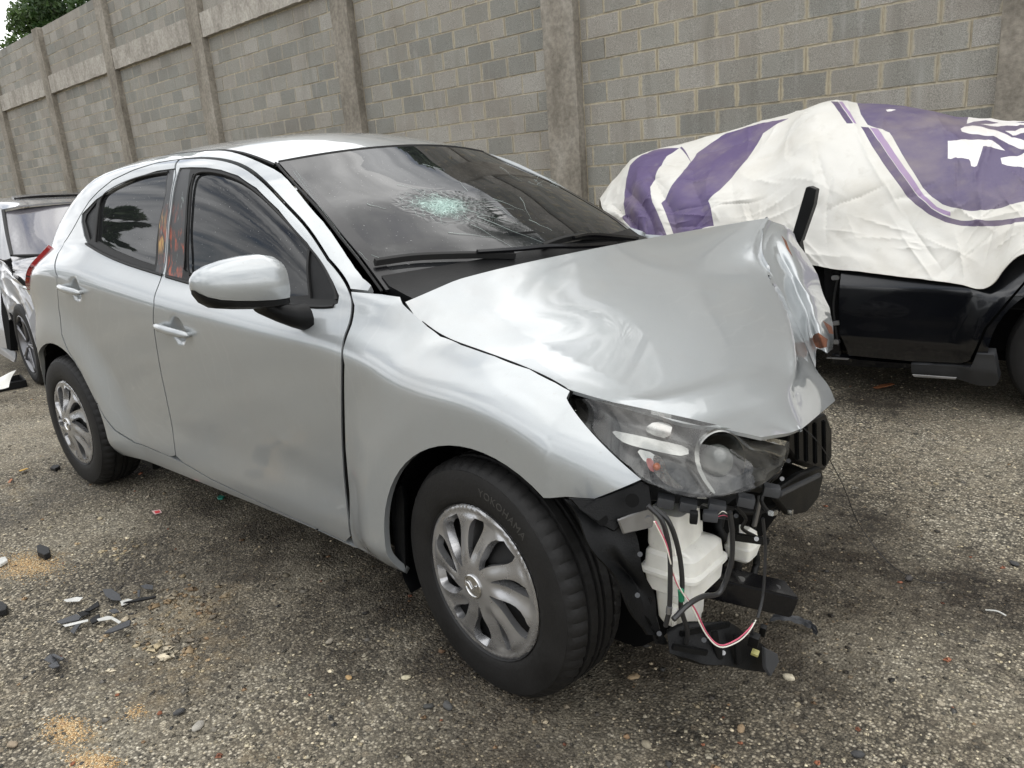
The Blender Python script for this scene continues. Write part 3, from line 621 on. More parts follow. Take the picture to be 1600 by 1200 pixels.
MAT['beam'] = plaster_mat('concrete_beam', (.22, .20, .17), (.36, .335, .295), (.46, .435, .385))

COLS = [(1.22, 1.66), (-2.70, -2.32), (-6.08, -5.74), (-9.74, -9.38), (-13.08, -12.74), (-16.44, -16.11), (-19.9, -19.55), (5.1, 5.5)]
HB = .195; Z0 = 1.637 - 8 * .193; BH = .193
bxs = [-40, -23.2] + sorted([x for c in COLS for x in c])
def rough_prism(name, x0, x1, z0, z1, y0, y1, mat, parent, seed, amp=.006, seg=.09):
    r = random.Random(seed); n_ = max(2, int((z1 - z0) / seg)) if (z1 - z0) > (x1 - x0) else max(2, int((x1 - x0) / seg)); vert = (z1 - z0) > (x1 - x0); rings = []
    for i in range(n_ + 1):
        t = i / n_; j = lambda: r.uniform(-amp, amp)
        if vert: z = z0 + (z1 - z0) * t; rings.append([(x0 + j(), y0 + j() * .5, z), (x1 + j(), y0 + j() * .5, z), (x1, y1, z), (x0, y1, z)])
        else: x = x0 + (x1 - x0) * t; rings.append([(x, y0 + j() * .5, z0 + j()), (x, y0 + j() * .5, z1 + j()), (x, y1, z1), (x, y1, z0)])
    o = loft(name, rings, mat, parent); 
    return o
for k, (a, b) in enumerate(COLS): rough_prism('post', a, b, -.1, 4.86, -.10, .22, MAT['column'], wall, k)
srt = sorted(COLS); gaps = [(-34, srt[0][0])] + [(srt[i][1], srt[i + 1][0]) for i in range(len(srt) - 1)] + [(srt[-1][1], 9)]
for k, (a, b) in enumerate(gaps):
    rough_prism('beam', a + .004, b - .004, 3.58, 3.92, -.085, .2, MAT['beam'], wall, 40 + k)
    me = mesh_from('mortar_bed', [(a, -.001, -.1), (b, -.001, -.1), (b, -.001, 4.84), (a, -.001, 4.84), (a, .17, -.1), (b, .17, -.1), (b, .17, 4.84), (a, .17, 4.84)],
                   [(0, 1, 2, 3), (5, 4, 7, 6), (3, 2, 6, 7), (0, 3, 7, 4), (1, 5, 6, 2)], MAT['mortar'], wall)
def wall_world(u, z): return np.array(WO) + np.array([math.cos(WY) * u, math.sin(WY) * u, z])
blocks = []
BW = .383
for (a, b) in gaps:
    for band, (zs, zn) in enumerate(((Z0 - BH, 20), (3.925, 6))):
        for i in range(zn):
            z = zs + i * BH
            if z + .05 > (3.575 if band == 0 else 4.86): break
            h = BH - .012
            h = min(h, (3.575 if band == 0 else 4.86) - z)
            x = b - (0 if i % 2 else BW * .5) - .01
            ul = [b - .01] if i % 2 == 0 else []
            edges_ = [b - .008]; 
            if i % 2 == 0: edges_.append(b - BW * .5)
            while edges_[-1] - BW > a + .06: edges_.append(edges_[-1] - BW)
            edges_.append(a + .008)
            for q in range(len(edges_) - 1):
                x1, x0 = edges_[q], edges_[q + 1]
                blocks.append((x0 + .005, x1 - .005, z, z + h))
info = []
for bl in blocks:
    c = wall_world((bl[0] + bl[1]) / 2, (bl[2] + bl[3]) / 2); p = project(c)[0]
    vis = p[2] > 0 and -60 < p[0] < 1660 and -60 < p[1] < 420
    info.append((p[2] if vis else 999 + abs(p[0] - 800), vis))
order = sorted(range(len(blocks)), key=lambda i: info[i][0]); single = set(order[:300])
def block_geo(wd, hg, r, dep=.03):
    e = .004; j = lambda s=.002: r.uniform(-s, s); x, z = wd / 2, hg / 2; y0 = j(.0035)
    V = [(-x + e + j(), y0 - .006, -z + e + j()), (x - e + j(), y0 - .006, -z + e + j()), (x - e + j(), y0 - .006, z - e + j()), (-x + e + j(), y0 - .006, z - e + j()),
         (-x, y0, -z), (x, y0, -z), (x, y0, z), (-x, y0, z), (-x, dep, -z), (x, dep, -z), (x, dep, z), (-x, dep, z)]
    F_ = [(0, 1, 2, 3)] + [(4 + k, 4 + (k + 1) % 4, (k + 1) % 4, k) for k in range(4)] + [(8 + k, 8 + (k + 1) % 4, 4 + (k + 1) % 4, 4 + k) for k in range(4)]
    return V, F_
def uv_from_xz(me, cx=None):
    uvl = me.uv_layers.new(name='UVMap'); vi = np.zeros(len(me.loops), int); me.loops.foreach_get('vertex_index', vi); co = np.zeros(len(me.vertices) * 3); me.vertices.foreach_get('co', co); co = co.reshape(-1, 3)
    uvl.data.foreach_set('uv', (co[:, [0, 2]] if cx is None else cx)[vi].ravel())
cache = {}; rr = random.Random(4); SV, SF, SU, ST = [], [], [], []
for i, bl in enumerate(blocks):
    wd, hg = bl[1] - bl[0], bl[3] - bl[2]; cx, cz = (bl[0] + bl[1]) / 2, (bl[2] + bl[3]) / 2
    if i in single:
        key = (round(wd, 2), round(hg, 2), rr.randrange(6))
        if key not in cache:
            V, F2 = block_geo(wd, hg, rr); me = bpy.data.meshes.new('block'); me.from_pydata(V, [], F2); me.update(); uv_from_xz(me); me.materials.append(MAT['block']); cache[key] = me
        o = bpy.data.objects.new('block', cache[key]); COL.objects.link(o); o.parent = wall; o.location = (cx, 0, cz); o.rotation_euler = (0, rr.uniform(-.004, .004), 0)
    else:
        V, F2 = block_geo(wd, hg, rr); b0 = len(SV); SV += [(x + cx, y, z + cz) for x, y, z in V]; SU += [(x, z) for x, y, z in V]; ST += [rr.random()] * 12; SF += [tuple(k + b0 for k in f) for f in F2]
o = mesh_from('far_blocks', SV, SF, MAT['block_stuff'], wall); uv_from_xz(o.data, np.array(SU)); o['kind'] = 'stuff'
a = o.data.color_attributes.new('tone', 'FLOAT_COLOR', 'POINT'); a.data.foreach_set('color', np.repeat(np.array(ST)[:, None], 4, 1).ravel())

# ------------------------------------------------------------------ trees
def leaf_mat(name, a, b_):
    m, n, l, p = new_mat(name); at = n.new('ShaderNodeAttribute'); at.attribute_name = 'tone'; s = n.new('ShaderNodeSeparateColor'); l.new(at.outputs['Color'], s.inputs[0])
    q = n.new('ShaderNodeMix'); q.data_type = 'RGBA'; l.new(s.outputs[0], q.inputs[0]); q.inputs[6].default_value = (*a, 1); q.inputs[7].default_value = (*b_, 1); l.new(q.outputs[2], p.inputs['Base Color'])
    p.inputs['Roughness'].default_value = .5; p.inputs['Subsurface Weight'].default_value = 0
    tl = n.new('ShaderNodeBsdfTranslucent'); l.new(q.outputs[2], tl.inputs[0]); ms = n.new('ShaderNodeMixShader'); ms.inputs[0].default_value = .3
    o = [x for x in n if x.type == 'OUTPUT_MATERIAL'][0]; l.new(p.outputs[0], ms.inputs[1]); l.new(tl.outputs[0], ms.inputs[2]); l.new(ms.outputs[0], o.inputs[0]); return m
MAT['leaf'] = leaf_mat('leaves', (.022, .055, .018), (.085, .14, .035)); MAT['bark'] = simple('bark', (.09, .07, .05), .9, bump=.6, bscale=20, vary=.3)
def tree(loc, h, rad, label, seed, group=None, nl=9000, leaf=.14, zc=.62, zr=.36, cat='tree', name='broadleaf_tree'):
    r = np.random.default_rng(seed); t = thing(name, label, cat, loc, 0, group)
    V, F2 = [], []
    def add(P, rr_):
        v, f = tube_geo(np.array(P), rr_, 7, 4); b = len(V); V.extend(v); F2.extend([tuple(k + b for k in q) for q in f])
    add([(0, 0, -.2), (.1, 0, h * .25), (0, .15, h * .5), (.1, 0, h * .8)], (h * .028, h * .01))
    cl = []
    for k in range(16):
        a = r.uniform(0, 6.28); e = r.uniform(-.5, 1); R_ = rad * r.uniform(.55, 1.); c = np.array([math.cos(a) * R_ * math.sqrt(1 - min(e * e, .9)), math.sin(a) * R_ * math.sqrt(1 - min(e * e, .9)), h * zc + e * h * zr])
        cl.append((c, rad * r.uniform(.22, .42))); z0 = h * r.uniform(.3, .6); add([(0, 0, z0), c * .5 + np.array([0, 0, z0 * .5 + .1 * h]), c], (h * .01, h * .002))
    mesh_from('trunk', V, F2, MAT['bark'], t, True)
    per = nl // len(cl); P = []; 
    cs = []; 
    for c, s in cl:
        d = r.normal(0, 1, (per, 3)); d /= np.linalg.norm(d, axis=1)[:, None]; rr_ = s * r.uniform(.3, 1.1, (per, 1)) ** .6; P.append(c + d * rr_ * [1, 1, .75]); cs.append(np.full(per, r.uniform(0, 1)))
    P = np.concatenate(P); cs = np.concatenate(cs); n_ = len(P)
    a = r.normal(0, 1, (n_, 3)); a /= np.linalg.norm(a, axis=1)[:, None]; b = np.cross(a, r.normal(0, 1, (n_, 3))); b /= np.linalg.norm(b, axis=1)[:, None]
    L = leaf * r.uniform(.6, 1.3, (n_, 1)); Q = np.stack([P - a * L, P + b * L * .4, P + a * L, P - b * L * .4], 1).reshape(-1, 3)
    o = mesh_from('crown', Q, np.arange(4 * n_).reshape(-1, 4), MAT['leaf'], t)
    at = o.data.color_attributes.new('tone', 'FLOAT_COLOR', 'POINT'); tn = np.repeat(np.clip(cs * .5 + r.uniform(0, .5, n_), 0, 1), 4); at.data.foreach_set('color', np.repeat(tn[:, None], 4, 1).ravel())
    return t
q = onY(78, 30, 9.0)
tree((q[0] - .25, 9.0, 0), 7.6, 1.65, 'leafy green tree rising over the far left end of the block wall', 3, nl=14000, leaf=.10)
q2 = onY(115, 5, 9.5)
tree((q2[0] + .5, 9.8, 0), 9.4, 1.8, 'darker taller tree touching the top edge behind the wall at the upper left', 5, nl=14000, leaf=.10)
for k, (x, y, h, r_, lb) in enumerate(((-6.0, 8.5, 8.6, 2.4, 'tree out of view behind the wall, seen only as dark reflections in the windscreen'),
                                     (-21.5, -8.4, 6.6, 1.5, 'tree across the yard mirrored in the rear side window'), (-25, -13.5, 3.3, 3.4, 'low bushy tree across the yard mirrored along the bottom of the door glass'),
                                     (-23, -18, 3.7, 3.6, 'second low bushy tree across the yard behind the camera'), (-18, -23, 3.9, 3.8, 'third low bushy tree across the yard'), (-11, -26, 4.4, 4.0, 'fourth low bushy tree across the yard'), (-3, -27, 4.6, 4.2, 'fifth low bushy tree across the yard'), (7, -26, 5.2, 4.5, 'last low bushy tree across the yard, farthest to the right'))):
    tree((x, y, 0), h, r_, lb, 20 + k, nl=7000, leaf=.22)

def palm(loc, h, label, seed, fr=2.3):
    r = np.random.default_rng(seed); t = thing('palm_tree', label, 'palm tree', loc)
    tube('trunk', [(0, 0, -.3), (.12, .05, h * .35), (.1, 0, h * .7), (0, 0, h)], (.17, .12), MAT['bark'], t, 10)
    Q = []; tn = []
    for k in range(20):
        a = 6.283 * k / 20 + r.uniform(-.15, .15); up = r.uniform(-.1, 1.0); L = fr * r.uniform(.85, 1.1); P = []
        for i in range(15):
            q = i / 14; P.append(np.array([math.cos(a) * L * q, math.sin(a) * L * q, h + L * (up * q - (.55 + up * .6) * q * q)]))
        for i in range(1, 15):
            for s in (-1, 1):
                for j in (0, .5):
                    p = P[i - 1] * (1 - j) + P[i] * j; d = P[i] - P[i - 1]; d /= np.linalg.norm(d); sd_ = np.cross(d, [0, 0, 1]); sd_ /= np.linalg.norm(sd_); l_ = .55 * math.sin(math.pi * min(1, .12 + .88 * i / 15)) + .08
                    e = p + (sd_ * s * .85 + d * .5 - np.array([0, 0, .35])) * l_ * r.uniform(.8, 1.1); Q += [p, p + d * .05, e + d * .01, e]; tn += [r.uniform(0, .5)] * 4
    o = mesh_from('crown', Q, np.arange(len(Q)).reshape(-1, 4), MAT['leaf'], t); at = o.data.color_attributes.new('tone', 'FLOAT_COLOR', 'POINT'); at.data.foreach_set('color', np.repeat(np.array(tn)[:, None], 4, 1).ravel())
palm((-.9, 7.4, 0), 8.6, 'tall palm behind the block wall, seen only mirrored in the bonnet and windscreen', 4)
palm((3.4, 7.8, 0), 8.2, 'second palm behind the wall out of view to the right, mirrored in the bonnet', 6)

# ------------------------------------------------------------------ the silver hatchback
car = thing('hatchback', 'wrecked silver hatchback with a buckled bonnet, missing front bumper and cracked windscreen', 'car', (0, 0, 0))
SX = [-1.95, -1.80, -1.65, -1.5, -1.3, -1.0, -.6, -.2, .2, .5, .8, .95, 1.1, 1.3, 1.5, 1.65, 1.8]
RZ = [.84, .97, 1.08, 1.185, 1.285, 1.385, 1.415, 1.405, 1.318, 1.165, .985, .960, .868, .830, .768, .70, .66]
RY = [.50, .51, .53, .545, .545, .525, .50, .50, .515, .590, .660, .69, .70, .70, .69, .67, .62]
BZ = [.72, .87, .98, 1.06, 1.10, 1.10, 1.045, .99, .955, .935, .922, .897, .836, .797, .735, .675, .62]
BY = [.58, .645, .675, .70, .725, .745, .755, .76, .76, .757, .754, .752, .752, .750, .735, .705, .65]
HZ = [.60, .76, .88, .965, 1.0, .98, .94, .90, .872, .852, .832, .81, .768, .728, .675, .62, .57]
HY = [.58, .70, .775, .812, .832, .831, .828, .827, .827, .828, .831, .835, .840, .842, .824, .780, .69]
rz, ry, bz, by, hz_, hy_ = (curve1(SX, a) for a in (RZ, RY, BZ, BY, HZ, HY))
def levels(x):
    Rz, Ry, Bz, By, Hz, Hy = rz(x), ry(x), bz(x), by(x), hz_(x), hy_(x)
    d = Hz - .17
    L = [(.15, Hy - .085), (.17 + .06 * d / .7, Hy - .050), (.17 + .13 * d / .7, Hy - .040), (.17 + .20 * d / .7, Hy - .040), (.17 + .33 * d / .7, Hy - .030), (.17 + .50 * d / .7, Hy - .013), (Hz - .010, Hy - .0008), (Hz + .16 * (Bz - Hz), Hy - .12 * (Hy - By)), (Hz + .6 * (Bz - Hz), Hy - .58 * (Hy - By)), (Bz, By)]
    for u_, f in ((.45, .18), (.80, .38), (.94, .56), (1.0, 1.0)): L.append((Bz + u_ * (Rz - Bz), By + f * (Ry - By)))
    return np.stack([np.broadcast_to(a, x.shape) for a, _ in L], -1), np.stack([np.broadcast_to(b, x.shape) for _, b in L], -1)
gX = np.arange(-2.1, 2.001, .01); gZ = np.arange(.0, 1.6, .01)
lz, ly = levels(gX)
S0 = pchip(lz[:, None, :], np.repeat(ly[:, None, :], len(gZ), 1), np.repeat(gZ[None], len(gX), 0))
over = gZ[None] - lz[:, -1:]; S0 = np.where(over > 0, ly[:, -1:] - over * 1.2, S0)
def blur(A, s, ax):
    k = np.exp(-.5 * (np.arange(-4 * s, 4 * s + 1) / s) ** 2); k /= k.sum(); r = len(k) // 2
    pad = [(0, 0), (0, 0)]; pad[ax] = (r, r); B = np.pad(A, pad, mode='reflect', reflect_type='odd'); return np.apply_along_axis(lambda v: np.convolve(v, k, 'valid'), ax, B)
Sg = blur(blur(S0, 7, 0), 1, 1)
WR, WFc = (-1.285, .305), (1.27, .300)
def S(x, z):
    x = np.asarray(x, float); z = np.asarray(z, float)
    fx = np.clip((x - gX[0]) / .01, 1, len(gX) - 3.001); fz = np.clip((z - gZ[0]) / .01, 1, len(gZ) - 3.001); ix = fx.astype(int); iz = fz.astype(int); tx, tz = fx - ix, fz - iz
    def w_(t): return [(-t ** 3 + 2 * t ** 2 - t) / 2, (3 * t ** 3 - 5 * t ** 2 + 2) / 2, (-3 * t ** 3 + 4 * t ** 2 + t) / 2, (t ** 3 - t ** 2) / 2]
    wx, wz = w_(tx), w_(tz); s = 0
    for a in range(4):
        for b in range(4): s = s + wx[a] * wz[b] * Sg[ix + a - 1, iz + b - 1]
    for (cx, cz), top, r0, r1 in ((WR, .838, .40, .60), (WFc, .847, .41, .60)):      # wheel-arch lips
        r = np.hypot(x - cx, z - cz); wgt = (1 - sstep(r0, r1, r)) * sstep(.15, .3, z)
        lim = top - np.where(x > 1.5, (x - 1.5) * .35, 0) - np.where(x < -1.5, (-1.5 - x) * .25, 0)
        s = s + wgt * np.maximum(lim - s, 0)
    # swage low on the doors, rising towards the rear wheel
    # dents picked up in the crash
    s = s - .003 * np.exp(-(((x - .45) / .10) ** 2 + ((z - .42) / .06) ** 2)) + .0015 * np.exp(-(((x - .42) / .05) ** 2 + ((z - .50) / .03) ** 2))
    return s
CUPS = []
def S_plain(x, z): return S(x, z)
def FS(x, z):
    x, z = np.broadcast_arrays(np.asarray(x, float), np.asarray(z, float)); y = S(x, z)
    for c, rc_ in CUPS: r = np.hypot(x - c[0], z - c[1]); y = y - .026 * (1 - sstep(.30 * rc_, rc_, r))
    return np.stack([x, -y, z], -1)
def FS_old(x, z): return np.stack([np.asarray(x, float) + 0 * S(x, z), -S(x, z), np.asarray(z, float) + 0 * S(x, z)], -1)
def sx(px, py):      # photo direction -> point of the body side, as (x, z)
    y = -.8
    for _ in range(60): p = onY(px, py, y); y = .6 * y + .4 * float(-S(np.clip(p[0], -1.95, 1.95), np.clip(p[2], .1, 1.55)))
    p = onY(px, py, y); return (float(p[0]), float(p[2]))
def sxs(pts): return [sx(*p) for p in pts]
CUPS.append((sx(277, 516), .056)); CUPS.append((sx(117, 452), .054))
def arc(c, r, a0, a1, n=14, rx=1.): return [(c[0] + rx * r * math.cos(math.radians(a0 + (a1 - a0) * i / n)), c[1] + r * math.sin(math.radians(a0 + (a1 - a0) * i / n))) for i in range(n + 1)]
SIL = MAT['silver']
def both(name, F, loop, mat, **k):
    k.setdefault('sign', 1); a = panel(name, F, loop, mat, car, **k); k.pop('regions', None); k.pop('mats', None)
    if name == 'fender': return a, None
    b = panel(name, F, loop, mat, car, mirror=True, **k); return a, b

# door outlines, photo pixels
front_gap = smooth_px([(542, 450), (547, 463), (549, 477), (545.5, 505), (535, 530), (532.6, 570), (532.6, 640), (534, 700), (539, 770), (547, 838)], 3, 2)
fd_top = smooth_px([(281, 250), (311, 248), (345, 251), (379, 262), (412, 287), (446, 323), (480, 359), (511, 407)])
mid_gap = [(275, 712), (271, 680), (264, 640), (254, 593), (245.7, 547), (240, 505), (241, 477), (252.7, 432), (255, 425), (261, 381), (267, 316), (275, 273)]
fd_bot = [(540, 846), (440, 800), (330, 748), (286, 722)]
rd_top = [(278, 250), (246, 255), (210, 266), (176, 282), (154, 300), (140, 315), (118, 352), (100, 380), (92, 395), (90, 430), (92, 480), (97, 522), (107, 548), (128, 581), (144, 613), (160, 645), (181, 672), (213, 692), (266, 713)]
FD = sxs(fd_top + front_gap + fd_bot + mid_gap)
MG = sxs(mid_gap); g_ = .004
FDo = sxs(fd_top + front_gap + fd_bot) + [(x + g_ * .5, z) for x, z in MG]
RDo = sxs(rd_top) + [(x - g_ * 1.2, z) for x, z in MG]
# side glass apertures
fw_out = [(281, 262), (300, 261), (322, 261.5), (345, 265), (372, 274), (401, 293.5), (435, 327), (480, 379), (495, 400), (521, 441.6), (530, 462), (528, 474), (516, 480), (479, 479), (451, 475.5), (300, 443), (257, 430), (261, 400), (267, 330), (275, 280)]
rw_out = [(273, 263), (246, 266.5), (210, 278), (176, 294.6), (150, 311.5), (137, 325), (128, 334), (127, 347.5), (131, 368), (137, 382), (165, 399), (210, 415), (253, 428), (258, 395), (264, 330), (270, 285)]
FWo, RWo = sxs(fw_out), sxs(rw_out)
both('front_door', FS, FDo, SIL, holes=[FWo], step=.014, flange=.02)
both('rear_door', FS, RDo, SIL, holes=[RWo], step=.014, flange=.02)
# dark window surrounds with an opening for each pane
fg = [(300, 271), (313.5, 268), (345, 271), (374, 282), (401, 300), (435, 334), (471, 374.5), (480, 385), (480, 461), (453, 462), (400, 451), (288, 424), (285, 420), (290, 347), (294, 291)]
ft = [(483, 388), (500, 411), (521, 457), (520, 468), (483, 466)]
rg = [(260, 270.5), (257, 302.5), (246, 352), (242.6, 381), (240, 414), (210, 404), (176, 390), (151.5, 376), (154, 336), (157, 309), (165, 301), (199, 282), (232.5, 273)]
rt_ = [(150, 314), (144, 370), (139, 375), (131, 346), (133.5, 335)]
FG, FT, RG, RT = sxs(fg), sxs(ft), sxs(rg), sxs(rt_)
def shrink(L, d):
    P = np.array(L); c = P.mean(0); v = P - c; return [tuple(p) for p in c + v * (1 - d / (np.linalg.norm(v, axis=1)[:, None] + 1e-9))]
BPIL = paint_mat('pillar_film', (.030, .031, .033), scratch=False, metal=.1, rough=.5)
def smear_mat():
    m, n, l, p = new_mat('smeared_pillar_film'); t = n.new('ShaderNodeTexCoord')
    def noi(s, vec, d=4):
        v = n.new('ShaderNodeTexNoise'); v.inputs['Scale'].default_value = s; v.inputs['Detail'].default_value = d; v.inputs['Roughness'].default_value = .6
        mpn = n.new('ShaderNodeMapping'); mpn.inputs['Scale'].default_value = vec; mpn.inputs['Rotation'].default_value = (0, .35, 0); l.new(t.outputs['Object'], mpn.inputs[0]); l.new(mpn.outputs[0], v.inputs[0]); return v
    def mr(src, a, b, c=0, d=1):
        r = n.new('ShaderNodeMapRange'); r.inputs[1].default_value = a; r.inputs[2].default_value = b; r.inputs[3].default_value = c; r.inputs[4].default_value = d; l.new(src, r.inputs[0]); return r.outputs[0]
    def mu(a, b):
        q = n.new('ShaderNodeMath'); q.operation = 'MULTIPLY'; l.new(a, q.inputs[0]); l.new(b, q.inputs[1]); return q.outputs[0]
    def mix(f, a, b):
        q = n.new('ShaderNodeMix'); q.data_type = 'RGBA'; l.new(f, q.inputs[0])
        for i, x in ((6, a), (7, b)):
            if isinstance(x, tuple): q.inputs[i].default_value = (*x, 1)
            else: l.new(x, q.inputs[i])
        return q.outputs[2]
    s = n.new('ShaderNodeSeparateXYZ'); l.new(t.outputs['Object'], s.inputs[0])
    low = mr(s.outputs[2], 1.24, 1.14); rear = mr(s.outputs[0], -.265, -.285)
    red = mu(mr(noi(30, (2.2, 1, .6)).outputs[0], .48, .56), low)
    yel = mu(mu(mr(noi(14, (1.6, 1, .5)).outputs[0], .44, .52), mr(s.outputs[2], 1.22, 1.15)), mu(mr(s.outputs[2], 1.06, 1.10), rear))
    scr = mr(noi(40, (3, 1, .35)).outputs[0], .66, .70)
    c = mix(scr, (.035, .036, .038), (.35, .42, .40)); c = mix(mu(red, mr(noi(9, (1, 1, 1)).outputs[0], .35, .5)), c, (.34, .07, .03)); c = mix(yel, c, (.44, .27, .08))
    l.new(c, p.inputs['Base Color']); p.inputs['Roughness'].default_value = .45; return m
SMEAR = smear_mat()
def sur(loop, hs, split, mats_):
    reg = [(split, 1)] if split else None
    panel('window_surround', FS, shrink(loop, .002), None, car, holes=hs, step=.014, flange=.01, off=-.004, regions=reg, mats=mats_)
    panel('window_surround', FS, shrink(loop, .002), None, car, holes=hs, step=.02, flange=.01, off=-.004, mirror=True, mats=[MAT['black_rubber']])
pil_f = sxs([(283, 263), (296, 263), (292, 291), (287, 347), (282, 434), (256, 428), (262, 385), (268, 320), (276, 275)])
pil_r = sxs([(273, 262), (262, 266), (258, 302), (247, 352), (241, 424), (253, 428), (258, 395), (264, 330), (271, 280)])
sur(FWo, [FG, FT], pil_f, [MAT['black_rubber'], SMEAR]); sur(RWo, [RG, RT], pil_r, [MAT['black_rubber'], SMEAR])
for L, nm in ((FG, 'side_window'), (RG, 'side_window')): both(nm, FS, shrink(L, -.004), MAT['tint'], off=-.010, flange=0, step=.03)
both('mirror_sail', FS, shrink(FT, -.003), MAT['black_plastic'], off=-.010, flange=0, step=.03); both('quarter_trim', FS, shrink(RT, -.003), MAT['black_plastic'], off=-.009, flange=0, step=.02)
# bright and black seal along the front window's inner edge
def on_side(pts, off): 
    q = np.array(sxs(pts)); P = FS_old(q[:, 0], q[:, 1]); e = 1e-3; N = np.cross(FS_old(q[:, 0] + e, q[:, 1]) - P, FS_old(q[:, 0], q[:, 1] + e) - P); N /= np.linalg.norm(N, axis=1)[:, None]; return P + N * off
def strip_tube(name, pts, r, mat, off=0.): 
    P = smooth3(on_side(smooth_px(pts, 4, 2), off), 10); tube(name, P, r, mat, car, seg=6, n=2); tube(name, P * [1, -1, 1], r, mat, car, seg=6, n=2)
strip_tube('belt_moulding', [(260, 432), (300, 444.5), (380, 461), (451, 477), (505, 481), (522, 478.5)], .0055, MAT['black_rubber'], .001)
strip_tube('belt_moulding', [(135, 381), (165, 400.5), (210, 417), (254, 430)], .0055, MAT['black_rubber'], .001)
strip_tube('window_seal', [(296, 430), (291, 420), (294, 350), (298, 290), (302, 272), (314, 266.5), (345, 269), (375, 280), (402, 299), (436, 333), (482, 384), (503, 410), (524, 452), (525, 468)], .004, MAT['black_rubber'], -.002)
strip_tube('window_seal', [(262, 268), (232, 272), (199, 281), (165, 299), (156, 309), (153, 336), (149, 378)], .004, MAT['black_rubber'], -.002)
strip_tube('door_seal', [(283, 248.5), (311, 246.5), (345, 249.5), (380, 260.5), (413, 285), (447, 321), (481, 357), (512, 405), (543, 450)], .0028, MAT['matte_black'], -.006)
strip_tube('door_seal', [(281, 248.5), (246, 253.5), (210, 264), (176, 280), (154, 298), (139, 313), (120, 345)], .0028, MAT['matte_black'], -.006)
strip_tube('door_seal', front_gap, .006, MAT['matte_black'], -.010)

# body side: quarter, C-pillar, roof rail, A-pillar and sill in one pressing round the doors
rail = [(x, float(rz(np.array(x))) - .002) for x in np.linspace(.80, -1.93, 60)]
sill_px = [(612, 892), (500, 840), (400, 792), (300, 748), (230, 724), (190, 711)]
SB = [(.865, .192), (.5, .205), (.1, .208), (-.3, .208), (-.7, .208), (-.86, .215)]
ra = arc(WR, .372, -16, 165, 26, 1.04)
tail_l = [(-1.70, .42), (-1.80, .36), (-1.93, .36), (-1.945, .5), (-1.95, .7)]
door_path = [(x + g_, z - g_) for x, z in sxs([(550, 853)])] + [(x, z - .006) for x, z in sxs(fd_bot[1:])] + [(x - .008, z - .004) for x, z in sxs(rd_top[::-1])[:11]] + [(x - .005, z + .004) for x, z in sxs(rd_top[::-1])[11:]] + [(x + .002, z + .006) for x, z in sxs(fd_top)] + [(x + .006, z + .004) for x, z in sxs([(542, 450)])]
cowl = sxs([(548, 451), (575, 454)])
body_loop = [(.868, .192)] + [(x, z) for x, z in [(.862, .24)]] + [(p[0], p[1]) for p in door_path] + cowl + rail + tail_l[::-1] + ra[::-1] + SB[::-1][:-1]
both('body_side', FS, body_loop, SIL, step=.022, flange=.02)
# front fender
fend = sxs([(554, 853), (546, 770), (540, 700), (538.5, 640), (538.5, 570), (540, 533), (550, 506), (554, 477), (549, 456), (597, 460), (625, 464), (629, 475), (667, 510), (688, 526), (720, 539), (773, 557), (827, 577), (867, 598), (890, 611)])
fend += sxs([(885, 622), (905, 653), (950, 703), (1002, 749), (929, 779), (884, 776)])
fa = arc(WFc, .352, 52, 196, 24)
fend_loop = fend + fa + [(.905, .21), (.872, .192)]
panel('fender', FS, fend_loop, SIL, car, step=.018, flange=.018)
fm = [(x, z) for x, z in fend if x < 1.35]; 
panel('fender', FS, [p for p in fend[:-6] if p[0] < 1.12] + [(1.12, .80), (1.12, .63)] + arc(WFc, .352, 116, 196, 14) + [(.905, .21), (.872, .192)], SIL, car, step=.03, flange=.018, mirror=True)

# roof and windscreen
sc_x = curve1([0, .15, .3, .5, .7, .85, 1.], [.806, .70, .60, .473, .335, .235, .152]); sc_y = curve1([0, .15, .3, .5, .7, .85, 1.], [.662, .643, .622, .590, .556, .530, .508]); sc_z = curve1([0, .15, .3, .5, .7, .85, 1.], [.962, 1.043, 1.105, 1.180, 1.248, 1.296, 1.338])
def FW(u, t):      # u across -1..1, t bottom..top
    u = np.asarray(u, float); t = np.asarray(t, float); k = 1 - u * u
    return np.stack([sc_x(t) + k * (.16 - .085 * t), u * sc_y(t), sc_z(t) + k * (.012 + .022 * t)], -1)
def uvw(u, t):
    P = FW(u, t); o = FW(np.array([IMP[0]]), np.array([IMP[1]]))[0]; return np.stack([(P[:, 1] - o[1]), (P[:, 2] - o[2]) * 2.05], 1)
IMP = hit(FW, 693, 322, (0, .5))
scr_loop = [(-.985, .0), (-.99, .5), (-.985, .97), (-.95, .992)] + [(x, .995) for x in np.linspace(-.7, .7, 8)] + [(.95, .992), (.985, .97), (.99, .5), (.985, .0)] + [(x, -.0) for x in np.linspace(.8, -.8, 9)]
panel('windscreen', FW, scr_loop, MAT['screen'], car, step=.04, flange=.008, sign=1, off=.002, scale=(.6, .75), uvf=uvw)
edge_l = [FW(np.array([-1.]), np.array([t]))[0] for t in np.linspace(0, 1, 14)]
for s in (1, -1): tube('screen_seal', np.array(edge_l) * [1, s, 1] + [0, 0, .0], .0042, MAT['black_rubber'], car, seg=6, n=3)
tube('screen_seal', [FW(np.array([u]), np.array([1.0]))[0] for u in np.linspace(-.98, .98, 15)], .006, MAT['black_rubber'], car, seg=6, n=3)
